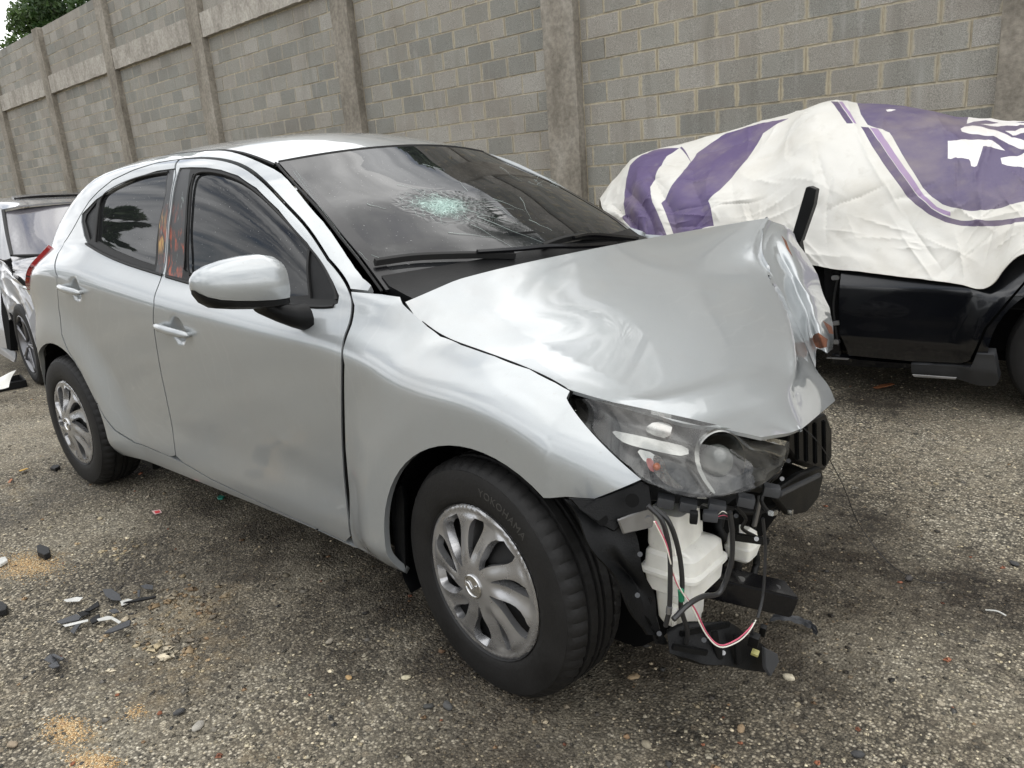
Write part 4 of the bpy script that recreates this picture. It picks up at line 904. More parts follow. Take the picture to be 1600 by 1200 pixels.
# the black ceramic frit round the glass, and the long cracks
def FWo_(u, t): return FW(u, t)
panel('screen_border', FW, [(-.985, .0), (-.987, .5), (-.985, .985), (-.93, .985), (-.93, .5), (-.915, .0)], MAT['gloss_black'], car, step=.03, flange=0, off=.0035, scale=(.6, .75))
panel('screen_border', FW, [(.985, .0), (.987, .5), (.985, .985), (.93, .985), (.93, .5), (.915, .0)], MAT['gloss_black'], car, step=.03, flange=0, off=.0035, scale=(.6, .75))
MAT['crack'] = simple('crushed_glass', (.42, .50, .47), .35)
rc = random.Random(9); CV, CF = [], []
def crack(px0, py0, px1, py1, r=.0006, wob=2, n_=5):
    pts = []
    for i in range(n_):
        t = i / (n_ - 1); pts.append(hit(FW, px0 + (px1 - px0) * t + rc.uniform(-wob, wob) * (0 < i < n_ - 1), py0 + (py1 - py0) * t + rc.uniform(-wob, wob) * .5 * (0 < i < n_ - 1), IMP))
    P = [FW(np.array([a]), np.array([b]))[0] + [.002, 0, .0035] for a, b in pts]
    v, f = tube_geo(np.array(P), (r, r * .5, r * .3), 4, 2); b0 = len(CV); CV.extend(v); CF.extend([tuple(k + b0 for k in q) for q in f])
for k in range(24):
    a = rc.uniform(0, 6.28); L = rc.uniform(25, 80) * (1.5 if math.cos(a) > .3 and abs(math.sin(a)) < .6 else 1); s = rc.uniform(8, 30)
    x1, y1 = 693 + math.cos(a) * L, 320 + math.sin(a) * L * .42 + math.cos(a) * L * .25
    x0, y0 = 693 + math.cos(a) * s, 320 + math.sin(a) * s * .42 + math.cos(a) * s * .25
    crack(x0, y0, x1, y1, rc.uniform(.0003, .0006))
for a in ((458, 270, 560, 405), (462, 268, 500, 320), (573, 320, 604, 328), (700, 365, 770, 372), (745, 340, 858, 385), (735, 352, 800, 388), (812, 310, 830, 345), (826, 345, 862, 362), (775, 325, 810, 345), (770, 312, 818, 330),
          (825, 285, 862, 300), (855, 270, 880, 295), (842, 276, 870, 284), (620, 290, 660, 300), (740, 345, 790, 360), (560, 395, 580, 412), (580, 400, 612, 412), (660, 258, 690, 266), (730, 300, 716, 284), (780, 262, 815, 285)):
    crack(*a, r=rc.uniform(.0003, .0007), wob=1.6)
for k in range(14):
    a = rc.uniform(0, 6.28); x, y = 850 + 16 * math.cos(a), 283 + 9 * math.sin(a); crack(x, y, x + rc.uniform(-18, 18), y + rc.uniform(-10, 10), r=.0005)
o = mesh_from('glass_cracks', CV, CF, MAT['crack'], car); o['kind'] = 'stuff'

rfx = lambda x: rz(x)
def FR(x, t):
    x = np.asarray(x, float); t = np.asarray(t, float); k = 1 - t * t; e = sstep(-.35, .152, x)
    hx = x + k * .075 * e
    return np.stack([hx, t * (ry(x) - .002), rz(x) + k * (.048 - .012 * e) + .006 * (1 - t ** 4) * (1 - e)], -1)
roof_loop = [(.140, -.99)] + [(x, -.995) for x in np.linspace(.0, -1.35, 12)] + [(x, .995) for x in np.linspace(-1.35, 0, 12)] + [(.140, .99)] + [(.143, t) for t in np.linspace(.8, -.8, 9)]
panel('roof', FR, roof_loop, SIL, car, step=.05, flange=.012, scale=(1, .5))
for s in (1, -1): tube('roof_seam', [np.array(FR(np.array([x]), np.array([-1.]))[0]) * [1, s, 1] + [0, s * -.001, -.003] for x in np.linspace(.15, -1.35, 20)], .0055, MAT['black_rubber'], car, seg=6, n=2)
# tail: hatch, spoiler, lamps, bumper
def FT_(y, z):
    y = np.asarray(y, float); z = np.asarray(z, float); xx = pchip(np.array([.3, .5, .7, .9, 1.0, 1.2, 1.37]), np.broadcast_to(np.array([-1.96, -2.0, -1.99, -1.90, -1.80, -1.60, -1.37]), z.shape + (7,)), z)
    return np.stack([xx + .35 * np.abs(y) ** 3 + 0 * z, y + 0 * z, z + 0 * y], -1)
panel('tailgate', FT_, [(-.50, .62), (.50, .62), (.53, .9), (.53, 1.05), (.51, 1.33), (-.51, 1.33), (-.53, 1.05), (-.53, .9)], SIL, car, holes=[[(-.45, 1.02), (.45, 1.02), (.43, 1.28), (-.43, 1.28)]], step=.06, flange=.015, sign=-1)
panel('rear_window', FT_, [(-.46, 1.01), (.46, 1.01), (.44, 1.29), (-.44, 1.29)], MAT['tint'], car, step=.08, flange=0, off=-.005, sign=-1)
panel('rear_bumper', FT_, [(-.72, .30), (.72, .30), (.70, .61), (-.70, .61)], SIL, car, step=.06, flange=.015, sign=-1, off=.02)
sp_r = []
for y in np.linspace(-.52, .52, 9): sp_r.append([(-1.34, y, 1.29 + .10 * (1 - y * y * 3.4)), (-1.48, y, 1.26 + .10 * (1 - y * y * 3.4)), (-1.49, y, 1.24 + .10 * (1 - y * y * 3.4)), (-1.38, y, 1.22 + .09 * (1 - y * y * 3.4))])
loft('roof_spoiler', sp_r, SIL, car)
TLo = sxs([(80, 391), (74, 400), (66, 418), (63, 440), (62, 452), (66, 448), (71, 432), (76, 412)]) 
TL = [(-1.36, 1.085), (-1.50, 1.065), (-1.66, .98), (-1.76, .90), (-1.74, .86), (-1.62, .89), (-1.52, .93), (-1.43, 1.0)]
both('tail_lamp', FS, TL, MAT['red_glass'], off=.016, flange=.02, step=.02)
# hidden inner body so nothing shows through the shut lines
inner = [(.80, .22), (.80, .95), (.5, 1.12), (.2, 1.27), (-.2, 1.36), (-1.0, 1.34), (-1.3, 1.24), (-1.6, 1.0), (-1.75, .8), (-1.75, .45), (-1.68, .45)] + arc(WR, .39, 160, -14, 20) + [(-.85, .22)]
both('inner_body', FS, inner, MAT['matte_black'], off=-.032, flange=0, step=.06)
both('inner_body', FS, [(.99, .62), (.80, .62), (.80, .93), (1.05, .80), (1.40, .74), (1.42, .68), (1.25, .70)], MAT['matte_black'], off=-.03, flange=0, step=.05)
bm = bmesh.new()
for a, b in (((-1.7, -.70, .20), (1.15, .70, .26)), ((.84, -.60, .2), (1.0, .60, .93)), ((1.0, -.52, .25), (1.55, .50, .70)), ((-1.6, -.45, .2), (-.9, .45, .7))):
    bmesh.ops.create_cube(bm, size=1, matrix=Matrix.Translation([(a[i] + b[i]) / 2 for i in range(3)]) @ Matrix.Diagonal((*[b[i] - a[i] for i in range(3)], 1)))
bm_obj('floor_pan', bm, MAT['matte_black'], car)

# bonnet, buckled upwards and folded down at the front left
HA = [[(632, 460, .93), (780, 420, 1.0), (930, 388, 1.04), (1070, 362, 1.06), (1190, 342, 1.28), (1198, 343, 1.29)],
      [(668, 506, 1.015), (800, 470, 1.11), (935, 435, 1.16), (1065, 402, 1.21), (1176, 391, 1.36), (1188, 394, 1.38)],
      [(740, 542, 1.17), (850, 515, 1.25), (975, 480, 1.32), (1090, 450, 1.39), (1203, 438, 1.46), (1214, 442, 1.47)],
      [(838, 578, 1.37), (930, 560, 1.42), (1040, 530, 1.49), (1140, 510, 1.55), (1231, 493, 1.58), (1247, 510, 1.57)],
      [(903, 611, 1.48), (990, 608, 1.56), (1090, 590, 1.62), (1180, 575, 1.67), (1243, 560, 1.70), (1270, 568, 1.67)],
      [(1020, 645, 1.63), (1080, 640, 1.68), (1150, 630, 1.72), (1200, 622, 1.75), (1241, 612, 1.75), (1294, 602, 1.72)],
      [(1190, 683, 1.82), (1215, 679, 1.83), (1235, 676, 1.835), (1248, 671, 1.84), (1259, 665, 1.835), (1305, 626, 1.76)]]
GA0 = Grid(grid_px(HA, onX)); DU, DV = 31, 31; uu, vv = np.meshgrid(np.linspace(0, 1, DU), np.linspace(0, 1, DV)); D_ = GA0(uu, vv); kf = 24
for _ in range(60):      # even out the sheet but hold its rim and the fold line
    E_ = D_.copy(); E_[1:-1, 1:-1] = .5 * D_[1:-1, 1:-1] + .125 * (D_[:-2, 1:-1] + D_[2:, 1:-1] + D_[1:-1, :-2] + D_[1:-1, 2:]); E_[:, kf] = D_[:, kf]; D_ = E_
GA = Grid(D_)
def FH(u, v):
    P = GA(u, v); u = np.asarray(u, float); v = np.asarray(v, float)
    z = -.020 * np.clip(1 - u / (.11 + .06 * v), 0, 1) ** 1.0 * sstep(.75, .4, v)          # crease that runs beside the wing
    z = z - .007 * np.exp(-(((u - .16) / .12) ** 2 + ((v - .37) / .07) ** 2)) + .004 * np.exp(-(((u - .20) / .16) ** 2 + ((v - .27) / .09) ** 2))   # dent
    z = z + .010 * np.exp(-((v - .80 + .10 * u) / .045) ** 2) * sstep(0, .1, u) * sstep(.75, .5, u) - .008 * np.exp(-((v - .88 + .08 * u) / .04) ** 2) * sstep(.7, .4, u)
    return P + np.stack([0 * z, 0 * z, z], -1)
hl = [(0, 0)] + [(u, 0) for u in np.linspace(.1, .9, 9)] + [(1, 0)] + [(1, v) for v in np.linspace(.1, .9, 9)] + [(1, 1)] + [(u, 1) for u in np.linspace(.9, .1, 9)] + [(0, 1)] + [(0, v) for v in np.linspace(.95, .05, 19)]
panel('bonnet', FH, hl, SIL, car, step=.026, flange=.008, sign=-1, scale=(1.2, 1.1))
HB_ = [[(1198, 343, 1.29), (1208, 345, 1.30), (1226, 352, 1.33), (1241, 366, 1.36)],
       [(1188, 394, 1.38), (1208, 378, 1.37), (1235, 388, 1.42), (1259, 400, 1.42)],
       [(1214, 442, 1.47), (1228, 418, 1.44), (1252, 432, 1.50), (1278, 434, 1.49)],
       [(1247, 510, 1.57), (1254, 478, 1.53), (1270, 478, 1.57), (1295, 482, 1.55)],
       [(1262, 545, 1.62), (1268, 520, 1.59), (1282, 520, 1.64), (1302, 522, 1.6)],
       [(1274, 575, 1.67), (1282, 556, 1.65), (1293, 552, 1.66), (1302, 549, 1.62)]]
GB = Grid(grid_px(HB_, onX)); 
def crumple(P, u, v, a, s1, s2):
    q = np.sin(u * s1 + 3 * np.sin(v * s2)) * np.sin(v * s2 * 1.3 + 2 * np.sin(u * s1 * .7)); q = 1 - np.abs(q) * 2
    return P + (a * q)[..., None] * np.array([.6, -.5, .4])
def FB(u, v):
    u = np.asarray(u, float); v = np.asarray(v, float); P = GB(u, v); C_ = crumple(P, u, v, .007, 3.6, 5.5); return P + (C_ - P) * sstep(0, .25, u)[..., None]
panel('bonnet', FB, [(0, 0), (.5, 0), (1, 0), (1, .3), (1, .6), (1, .97), (.6, 1), (.35, .93), (0, 1), (0, .5)], None, car, step=.016, flange=.005, sign=-1, scale=(.4, .8),
      regions=[([(.30, .84), (.62, .80), (.80, .86), (.70, .94), (.45, .95), (.34, .92)], 1), ([(.80, .70), (.97, .74), (1.0, .80), (.88, .80)], 1), ([(.52, .12), (.60, .16), (.66, .27), (.58, .22)], 1)], mats=[SIL, MAT['rust']], label='crumpled front left corner of the bonnet with rust-brown tears')
tube('bonnet_gap_shade', smooth3([onY(a, b, -.703) for a, b in smooth_px([(660, 502), (690, 528), (722, 541), (773, 560), (827, 581), (867, 601), (893, 616)], 3, 1)], 4), (.001, .006, .008, .009, .009, .007), MAT['matte_black'], car, seg=6, n=2)  # black tube added to paint the dark of the gap beside the bonnet
# black underside of the bonnet
panel('bonnet_underside', FH, [(.02, .03), (.78, .03), (.78, .93), (.02, .93)], MAT['matte_black'], car, step=.08, flange=0, off=-.03, sign=-1, scale=(1.2, 1.1))

# cowl and wipers
def cowl_pt(u, k): p = FW(np.array([u]), np.array([.0]))[0]; return p + np.array([k, 0, -.35 * k + .006])
rings = []
for u in np.linspace(-.97, .97, 17):
    p = FW(np.array([u]), np.array([.0]))[0]; q = FW(np.array([u]), np.array([.05]))[0]
    rings.append([q + [0, 0, .010], p + [.0, 0, .012], p + [.07, 0, -.012], p + [.13, 0, -.03], p + [.13, 0, -.07], p + [0, 0, -.06]])
loft('cowl', rings, MAT['black_plastic'], car)
def wiper(pts_px, arm_px):
    P = []
    for p in pts_px: a = hit(FW, p[0], p[1], (0, .1)); P.append(FW(np.array([a[0]]), np.array([a[1]]))[0] + [.010, 0, .016])
    P = catmull(P, 4); R_ = [[p + [.008, 0, .004], p + [.0, 0, .010], p + [-.006, 0, .0], p + [-.003, 0, -.012], p + [.004, 0, -.012]] for p in P]
    o = loft('wiper', R_, MAT['black_rubber'], car)
    Q = []
    for p in arm_px: a = hit(FW, p[0], p[1], (0, .05)); Q.append(FW(np.array([a[0]]), np.array([a[1]]))[0] + [.018, 0, .026])
    tube('wiper_arm', Q, (.010, .007), MAT['gloss_black'], o, seg=6, n=5)
wiper([(583, 418), (640, 410), (700, 407), (760, 406), (800, 407)], [(955, 393), (900, 397), (850, 398), (800, 403), (740, 407)])
wiper([(845, 392), (880, 380), (915, 376), (960, 377), (992, 379)], [(985, 384), (950, 381), (915, 379), (890, 384)])

# door mirror
def mirror_part():
    F0 = {}
    # axis from the inboard end (a) to the outboard tip (b); rounded wedge section
    a = np.array([.640, -.868, 1.012]); b = np.array([.585, -1.082, 1.035]); ax = b - a
    rings_c, rings_l = [], []
    T_ = [0, .03, .10, .25, .45, .65, .82, .93, .985, 1.0]; H_ = [.050, .064, .074, .078, .073, .063, .050, .036, .022, .010]; D_ = [.045, .058, .066, .072, .072, .068, .058, .044, .028, .012]; LO = [.030, .036, .038, .040, .040, .038, .034, .026, .016, .008]
    for t, h, d, lo in zip(T_, H_, D_, LO):
        c = a + ax * t; r = []
        for k in range(13):
            an = math.radians(0 + 180 * k / 12); ca, sa_ = math.cos(an), math.sin(an); r.append(c + np.array([math.copysign(abs(ca) ** .8, ca) * d * (1 if ca > 0 else .75), 0, (abs(sa_) ** .95 * h if ca < 0 else (.28 * h * min(1, sa_ * 4) * (1 if k else 0) + .72 * h * max(0, sa_) ** 1.15))]))
        r += [c + [-.75 * d, 0, -lo * .5], c + [-.62 * d, 0, -lo], c + [0, 0, -lo * 1.05], c + [.86 * d, 0, -lo], c + [.98 * d, 0, -lo * .5]]
        rings_c.append(r)
        l_ = [c + [-.66 * d, 0, -lo - .002], c + [.84 * d, 0, -lo - .002], c + [.80 * d, 0, -lo - .016 * min(1, h / .05)], c + [.3 * d, 0, -lo - .024 * min(1, h / .05)], c + [-.4 * d, 0, -lo - .024 * min(1, h / .05)], c + [-.6 * d, 0, -lo - .014 * min(1, h / .05)]]
        rings_l.append(l_)
    o = loft('door_mirror', rings_c, SIL, car, smooth=38)
    loft('mirror_base', rings_l, MAT['black_plastic'], o, smooth=50)
    st = []
    for t, w1, h1 in ((0, .045, .028), (.35, .040, .026), (.7, .038, .032), (1, .045, .042)):
        p = np.array([.615, -.925, .965]) * (1 - t) + np.array([.625, -.795, .905]) * t + np.array([0, 0, -.012 * math.sin(t * 3.14)]); st.append([p + [w1 * math.cos(q) * .9, 0, h1 * math.sin(q)] for q in np.linspace(0, 6.283, 15)[:-1]])
    loft('mirror_stalk', st, MAT['black_plastic'], o, smooth=60)
    g = loft('mirror_glass', [[r[0] + np.array([-1.76 * d * .99, 0, 0]) * 0 + (np.array([-.76 * d, 0, 0])), ] * 4 for r, d in zip(rings_c[:2], D_[:2])], MAT['tint'], o) if False else None
mirror_part()

# door handles with their cups
def handle(pL, pR, cup_c, rcup):
    A, B = on_side([pL], .016)[0], on_side([pR], .014)[0]; rr_ = []
    for t, h, d in ((0, .003, .004), (.03, .010, .008), (.12, .014, .011), (.5, .0145, .012), (.85, .0135, .011), (.96, .010, .009), (1, .003, .004)):
        c = A * (1 - t) + B * t + np.array([0, -.006 * math.sin(3.14 * t), 0]); rr_.append([c + [0, d * math.cos(q), h * math.sin(q)] for q in np.linspace(0, 6.283, 13)[:-1]])
    o = loft('door_handle', rr_, SIL, car, smooth=60)
    for P in (A, B): Q = P * .9 + (A + B) * .05; tube('handle_mount', [Q + [0, .0, 0], Q + [0, .04, 0]], .009, SIL, o, seg=8)
handle((248, 508), (300, 523), (277, 518), .056)
handle((97, 447), (130, 457), (117, 453), .054)

# headlamp
MAT['bowl'] = simple('smoked_chrome', (.26, .26, .25), .22, 1)
MAT['lamp_chrome'] = simple('lamp_chrome', (.42, .42, .41), .22, 1, vary=.15, vscale=40)
HL = [[(889, 619, 1.455), (960, 630, 1.56), (1040, 648, 1.665), (1120, 667, 1.745), (1185, 683, 1.80), (1236, 690, 1.84)],
      [(892, 636, 1.46), (972, 668, 1.60), (1048, 705, 1.71), (1120, 722, 1.785), (1180, 724, 1.835), (1232, 708, 1.855)],
      [(896, 650, 1.475), (985, 735, 1.655), (1050, 772, 1.73), (1112, 780, 1.80), (1175, 764, 1.85), (1226, 727, 1.865)]]
GL = Grid(grid_px(HL, onX)); FL = lambda u, v: GL(u, v)
lamp = panel('headlight', FL, hits(FL, [(889, 621), (925, 624), (980, 633), (1060, 650), (1140, 669), (1200, 682), (1234, 690), (1232, 710), (1222, 732), (1195, 754), (1150, 770), (1100, 777), (1050, 770), (1022, 757), (985, 731), (940, 690), (905, 655)], (.1, .3)), MAT['lens'], car, step=.012, flange=.014, sign=-1, scale=(.5, .2))
def on_lamp(off):
    def f(u, v):
        P = GL(u, v); e = 1e-3; N = np.cross(GL(u + e, v) - P, GL(u, v + e) - P); N /= np.linalg.norm(N, axis=-1)[..., None]; return P + N * off
    return f
s_ = on_lamp(1)(np.array([.5]), np.array([.5]))[0] - GL(np.array([.5]), np.array([.5]))[0]
SG = 1 if np.dot(s_, CP - GL(np.array([.5]), np.array([.5]))[0]) > 0 else -1
def lamp_piece(name, px, mat, off, flange=.004, step=.008, hround=1, par=None):
    F1 = on_lamp(SG * off); L = hits(F1, px, (.5, .5)); return panel(name, F1, L, mat, par or lamp, step=step, flange=flange, sign=(1 if SG > 0 else -1), scale=(.5, .2), round_=hround)
MAT['lamp_dark'] = simple('lamp_housing', (.022, .023, .025), .25, coat=.5, vary=.3, vscale=20)
lamp_piece('lamp_bezel', [(892, 622), (960, 632), (1060, 652), (1140, 671), (1232, 692), (1228, 722), (1195, 750), (1150, 766), (1100, 773), (1050, 766), (985, 728), (905, 652)], MAT['lamp_dark'], -.045, step=.012, hround=0, flange=.0)
lamp_piece('lamp_body', [(960, 660), (1060, 665), (1140, 680), (1226, 700), (1222, 735), (1195, 762), (1150, 778), (1100, 786), (1050, 786), (985, 738)], MAT['black_plastic'], -.09, step=.015, hround=0, flange=.02)
lamp_piece('chrome_bar', [(953, 671), (985, 678), (1035, 688), (1076, 698), (1076, 713), (1030, 706), (990, 697), (967, 688)], MAT['lamp_chrome'], -.016)
lamp_piece('chrome_bar', [(992, 700), (1024, 708), (1022, 722), (1008, 724)], MAT['lamp_chrome'], -.02)
lamp_piece('reflector', [(1008, 668), (1022, 658), (1052, 662), (1046, 686), (1012, 677)], MAT['lamp_chrome'], -.036)
lamp_piece('reflector', [(1165, 688), (1200, 690), (1232, 696), (1228, 714), (1205, 704), (1170, 700)], MAT['lamp_chrome'], -.026)
MAT['facet'] = simple('ribbed_reflector', (.78, .78, .78), .18, 1, bump=1.0, bscale=260)
lamp_piece('turn_reflector', [(1022, 708), (1036, 716), (1042, 738), (1058, 755), (1072, 764), (1050, 762), (1030, 748), (1018, 730)], MAT['facet'], -.018)
lamp_piece('amber_strip', [(1008, 716), (1020, 716), (1024, 738), (1014, 734)], simple('pink_reflector', (.55, .13, .12), .2), -.017)
def lamp_pt(px, py, off): u, v = hit(on_lamp(SG * off), px, py, (.5, .5)); return on_lamp(SG * off)(np.array([u]), np.array([v]))[0]
def ball(name, c, r, mat, parent, sc=(1, 1, 1), seg=20):
    bm = bmesh.new(); bmesh.ops.create_uvsphere(bm, u_segments=seg, v_segments=seg // 2, radius=r, matrix=Matrix.Translation(c) @ Matrix.Diagonal((*sc, 1))); return bm_obj(name, bm, mat, parent, True)
ball('indicator_bulb', lamp_pt(1026, 729, -.010), .0085, MAT['orange'], lamp)
# projector: bright bowl, ring and glass ball
c0 = lamp_pt(1124, 722, -.03); fwd = (CP - c0); fwd = np.array([.80, -.58, .10]); fwd /= np.linalg.norm(fwd)
Rm = Vector(fwd).to_track_quat('Y', 'Z').to_matrix().to_4x4()
def lathe_at(name, prof, seg, mat, parent, c, scl=(1, 1, 1)):
    o = lathe(name, prof, seg, mat, parent); o.matrix_basis = Matrix.Translation(c) @ Rm @ Matrix.Diagonal((*scl, 1)); return o
lathe_at('reflector_bowl', [(.066, .0), (.060, -.012), (.045, -.035), (.025, -.05), (.004, -.054)], 40, MAT['bowl'], lamp, c0, (.85, 1, 1))
lathe_at('reflector_ring', [(.064, -.002), (.066, .004), (.069, .002), (.069, -.010)], 40, MAT['bowl'], lamp, c0, (.85, 1, 1))
ball('projector_lens', c0 + fwd * -.014, .036, simple('projector_glass', (.20, .21, .20), .04, coat=1), lamp, (1, 1, 1), 28)
lamp_piece('lens_edge', [(1100, 668), (1088, 690), (1084, 715), (1092, 742), (1114, 772), (1119, 770), (1099, 742), (1091, 715), (1095, 690), (1106, 669)], MAT['bowl'], -.006, flange=.02, step=.006)
for px, py in ((1040, 783), (1075, 790), (1120, 792), (1165, 782), (1205, 766)): box('lamp_tab', lamp_pt(px, py, -.05), (.035, .03, .022), MAT['grey_plastic'], lamp, rot=(0, .2, .5))

# front structure behind and under the lamp
def X(px, py, x): return onX(px, py, x)
sp_ = slab
sp_('bumper_bracket', [X(889, 779, 1.60), X(930, 781, 1.60), X(1002, 752, 1.66), X(1016, 760, 1.68), X(1020, 795, 1.68), X(985, 805, 1.66), X(960, 832, 1.64), X(930, 815, 1.60), X(905, 795, 1.59)], .012, MAT['black_plastic'], car, .003)
for px, py, r_ in ((988, 782, .014), (941, 812, .012)): 
    c = X(px, py, 1.675 if px > 970 else 1.62); tube('bracket_hole', [c, c + (CP - c) * .006 / np.linalg.norm(CP - c)], r_, MAT['matte_black'], car, seg=16)
sp_('wing_bracket', [X(966, 812, 1.655), X(1018, 792, 1.675), X(1024, 812, 1.68), X(1020, 824, 1.68), X(975, 835, 1.66)], .006, MAT['steel'], car, .002)
c = X(1013, 809, 1.69); tube('bolt', [c, c + np.array([.006, -.008, 0])], .007, MAT['steel'], car, seg=6)
# arch liners, tubes of thin black plastic around the wheels
def liner(c, a0, a1, y0, y1, r0, wall_=True):
    rg_ = []
    for k in range(33):
        a = math.radians(a0 + (a1 - a0) * k / 32); rw = r0 + .006 * math.sin(k * 1.7); rg_.append([(c[0] + rw * math.cos(a), y0, c[1] + rw * math.sin(a)), (c[0] + (rw + .012) * math.cos(a), y0 * .7 + y1 * .3, c[1] + (rw + .012) * math.sin(a)), (c[0] + rw * .99 * math.cos(a), y1, c[1] + rw * .99 * math.sin(a))])
    o = loft('wheel_arch_liner', rg_, MAT['black_plastic'], car, closed=False, smooth=30)
    return o
for s in (-1, 1): liner(WR, -10, 190, s * .80, s * .50, .375)
liner(WFc, 30, 205, -.80, -.48, .365)
for s in (-1, 1):
    for c in (WR, WFc)[:2 if s < 0 else 1]:
        bm = bmesh.new(); bmesh.ops.create_circle(bm, cap_ends=True, radius=.40, segments=32, matrix=Matrix.Translation((c[0], s * .49, c[1] + .05)) @ Matrix.Rotation(math.pi / 2, 4, 'X')); bm_obj('inner_arch', bm, MAT['matte_black'], car)
# liner's loose front half hanging behind the tyre's leading edge
lf = [[X(884, 780, 1.56), X(930, 800, 1.60), X(985, 815, 1.66)], [X(915, 835, 1.60), X(960, 850, 1.64), X(1003, 870, 1.68)], [X(950, 890, 1.64), X(985, 905, 1.66), X(1018, 920, 1.69)],
      [X(985, 945, 1.68), X(1008, 955, 1.69), X(1030, 965, 1.70)], [X(1010, 995, 1.70), X(1025, 1000, 1.705), X(1042, 1008, 1.71)]]
GLi = Grid(lf); panel('wheel_arch_liner', lambda u, v: GLi(u, v) + np.stack([0 * u, .008 * np.sin(v * 14) + .01 * np.sin(u * 6), 0 * u], -1), [(0, 0), (.5, 0), (1, 0), (1, .5), (1, 1), (.5, 1.03), (0, 1), (0, .5)], MAT['black_plastic'], car, step=.06, flange=.006, sign=-1, scale=(.5, 1))
# mud flap ahead of the sill
sp_('mud_guard', [(.89, -.80, .20), (.93, -.80, .205), (.94, -.78, .42), (.925, -.79, .60), (.905, -.80, .45)], .02, MAT['black_plastic'], car)
box('mud_guard', (-.80, -.66, .19), (.10, .16, .07), MAT['black_plastic'], car, rot=(0, .2, 0), bevel=.01)
# white washer / resonator tank
def sring(z, cx, cy, wx, wy, e=6.5, n_=40):
    o_ = []
    for k in range(n_): a = 2 * math.pi * k / n_; c, s = math.cos(a), math.sin(a); o_.append((cx + wx / 2 * abs(c) ** (2 / e) * (1 if c > 0 else -1), cy + wy / 2 * abs(s) ** (2 / e) * (1 if s > 0 else -1), z))
    return o_
MAT['tank'] = simple('milky_plastic', (.80, .79, .73), .38, vary=.10, vscale=18); MAT['tank'].node_tree.nodes['Principled BSDF'].inputs['Subsurface Weight'].default_value = .25; MAT['tank'].node_tree.nodes['Principled BSDF'].inputs['Subsurface Radius'].default_value = (.02, .02, .015)
def tank_mat_dirt():
    m = MAT['tank']; n = m.node_tree.nodes; l = m.node_tree.links; p = n['Principled BSDF']
    t = n.new('ShaderNodeTexCoord'); a = n.new('ShaderNodeTexNoise'); a.inputs['Scale'].default_value = 16; a.inputs['Detail'].default_value = 8; a.inputs['Roughness'].default_value = .7; l.new(t.outputs['Object'], a.inputs[0])
    r = n.new('ShaderNodeMapRange'); r.inputs[1].default_value = .60; r.inputs[2].default_value = .78; r.inputs[4].default_value = .6; l.new(a.outputs[0], r.inputs[0])
    q = n.new('ShaderNodeMix'); q.data_type = 'RGBA'; src = p.inputs['Base Color'].links[0].from_socket; l.new(r.outputs[0], q.inputs[0]); l.new(src, q.inputs[6]); q.inputs[7].default_value = (.16, .13, .09, 1); l.new(q.outputs[2], p.inputs['Base Color'])
tank_mat_dirt()
tc0 = np.array([1.672, -.585]); 
R_ = [sring(.505, tc0[0] - .012, tc0[1] - .02, .085, .10), sring(.425, tc0[0] - .012, tc0[1] - .02, .09, .105), sring(.412, tc0[0], tc0[1], .115, .135), sring(.404, tc0[0], tc0[1], .128, .152), sring(.372, tc0[0], tc0[1], .134, .158),
      sring(.366, tc0[0], tc0[1], .150, .174), sring(.358, tc0[0], tc0[1], .150, .174), sring(.352, tc0[0], tc0[1], .134, .158), sring(.315, tc0[0], tc0[1], .126, .150), sring(.306, tc0[0] - .005, tc0[1], .105, .125), sring(.298, tc0[0] - .008, tc0[1] - .005, .088, .095),
      sring(.23, tc0[0] - .008, tc0[1] - .005, .080, .088), sring(.205, tc0[0] - .01, tc0[1], .062, .07), sring(.196, tc0[0] - .01, tc0[1], .03, .035)]
tank = loft('white_reservoir', R_, MAT['tank'], car, smooth=28, label='milky white plastic reservoir hanging exposed under the headlight')
q_ = X(1160, 850, 1.73)
loft('reservoir_neck', [sring(q_[2] + .042, q_[0], q_[1], .03, .03), sring(q_[2] + .030, q_[0], q_[1], .055, .055), sring(q_[2] + .006, q_[0], q_[1], .062, .062), sring(q_[2] + .002, q_[0], q_[1], .070, .070), sring(q_[2] - .004, q_[0], q_[1], .070, .070), sring(q_[2] - .03, q_[0], q_[1], .056, .056), sring(q_[2] - .04, q_[0], q_[1], .035, .035)], MAT['tank'], tank, smooth=28)
box('reservoir_rib', (tc0[0] + .01, tc0[1] - .01, .43), (.02, .13, .035), MAT['tank'], tank, bevel=.006)
for px in (1053, 1090): 
    q_ = X(px, 978, 1.68); loft('reservoir_foot', [sring(q_[2] + .05, q_[0], q_[1], .022, .022, 2.4, 12), sring(q_[2] - .012, q_[0], q_[1], .006, .006, 2.4, 12)], MAT['tank'], tank)
def wire(name, pts, r, mat): return tube(name, [X(*p) for p in pts], r, mat, car, seg=7, n=6)
MAT['cable'] = simple('black_cable', (.02, .02, .021), .42)
wire('wiring_loom', [(1012, 790, 1.73), (1035, 815, 1.755), (1046, 860, 1.765), (1047, 910, 1.765), (1046, 950, 1.76), (1040, 978, 1.75)], .0052, MAT['cable'])
wire('wiring_loom', [(1020, 792, 1.73), (1045, 815, 1.76), (1060, 860, 1.77), (1066, 910, 1.77), (1064, 950, 1.765), (1074, 985, 1.76), (1072, 1005, 1.75)], .0052, MAT['cable'])
wire('wiring_loom', [(1140, 800, 1.82), (1144, 835, 1.82), (1142, 880, 1.815), (1125, 925, 1.80), (1098, 932, 1.79), (1075, 945, 1.785), (1052, 968, 1.775)], .0058, MAT['cable'])
wire('wiring_loom', [(1192, 810, 1.84), (1196, 860, 1.84), (1192, 930, 1.84), (1184, 965, 1.84)], .0035, MAT['cable'])
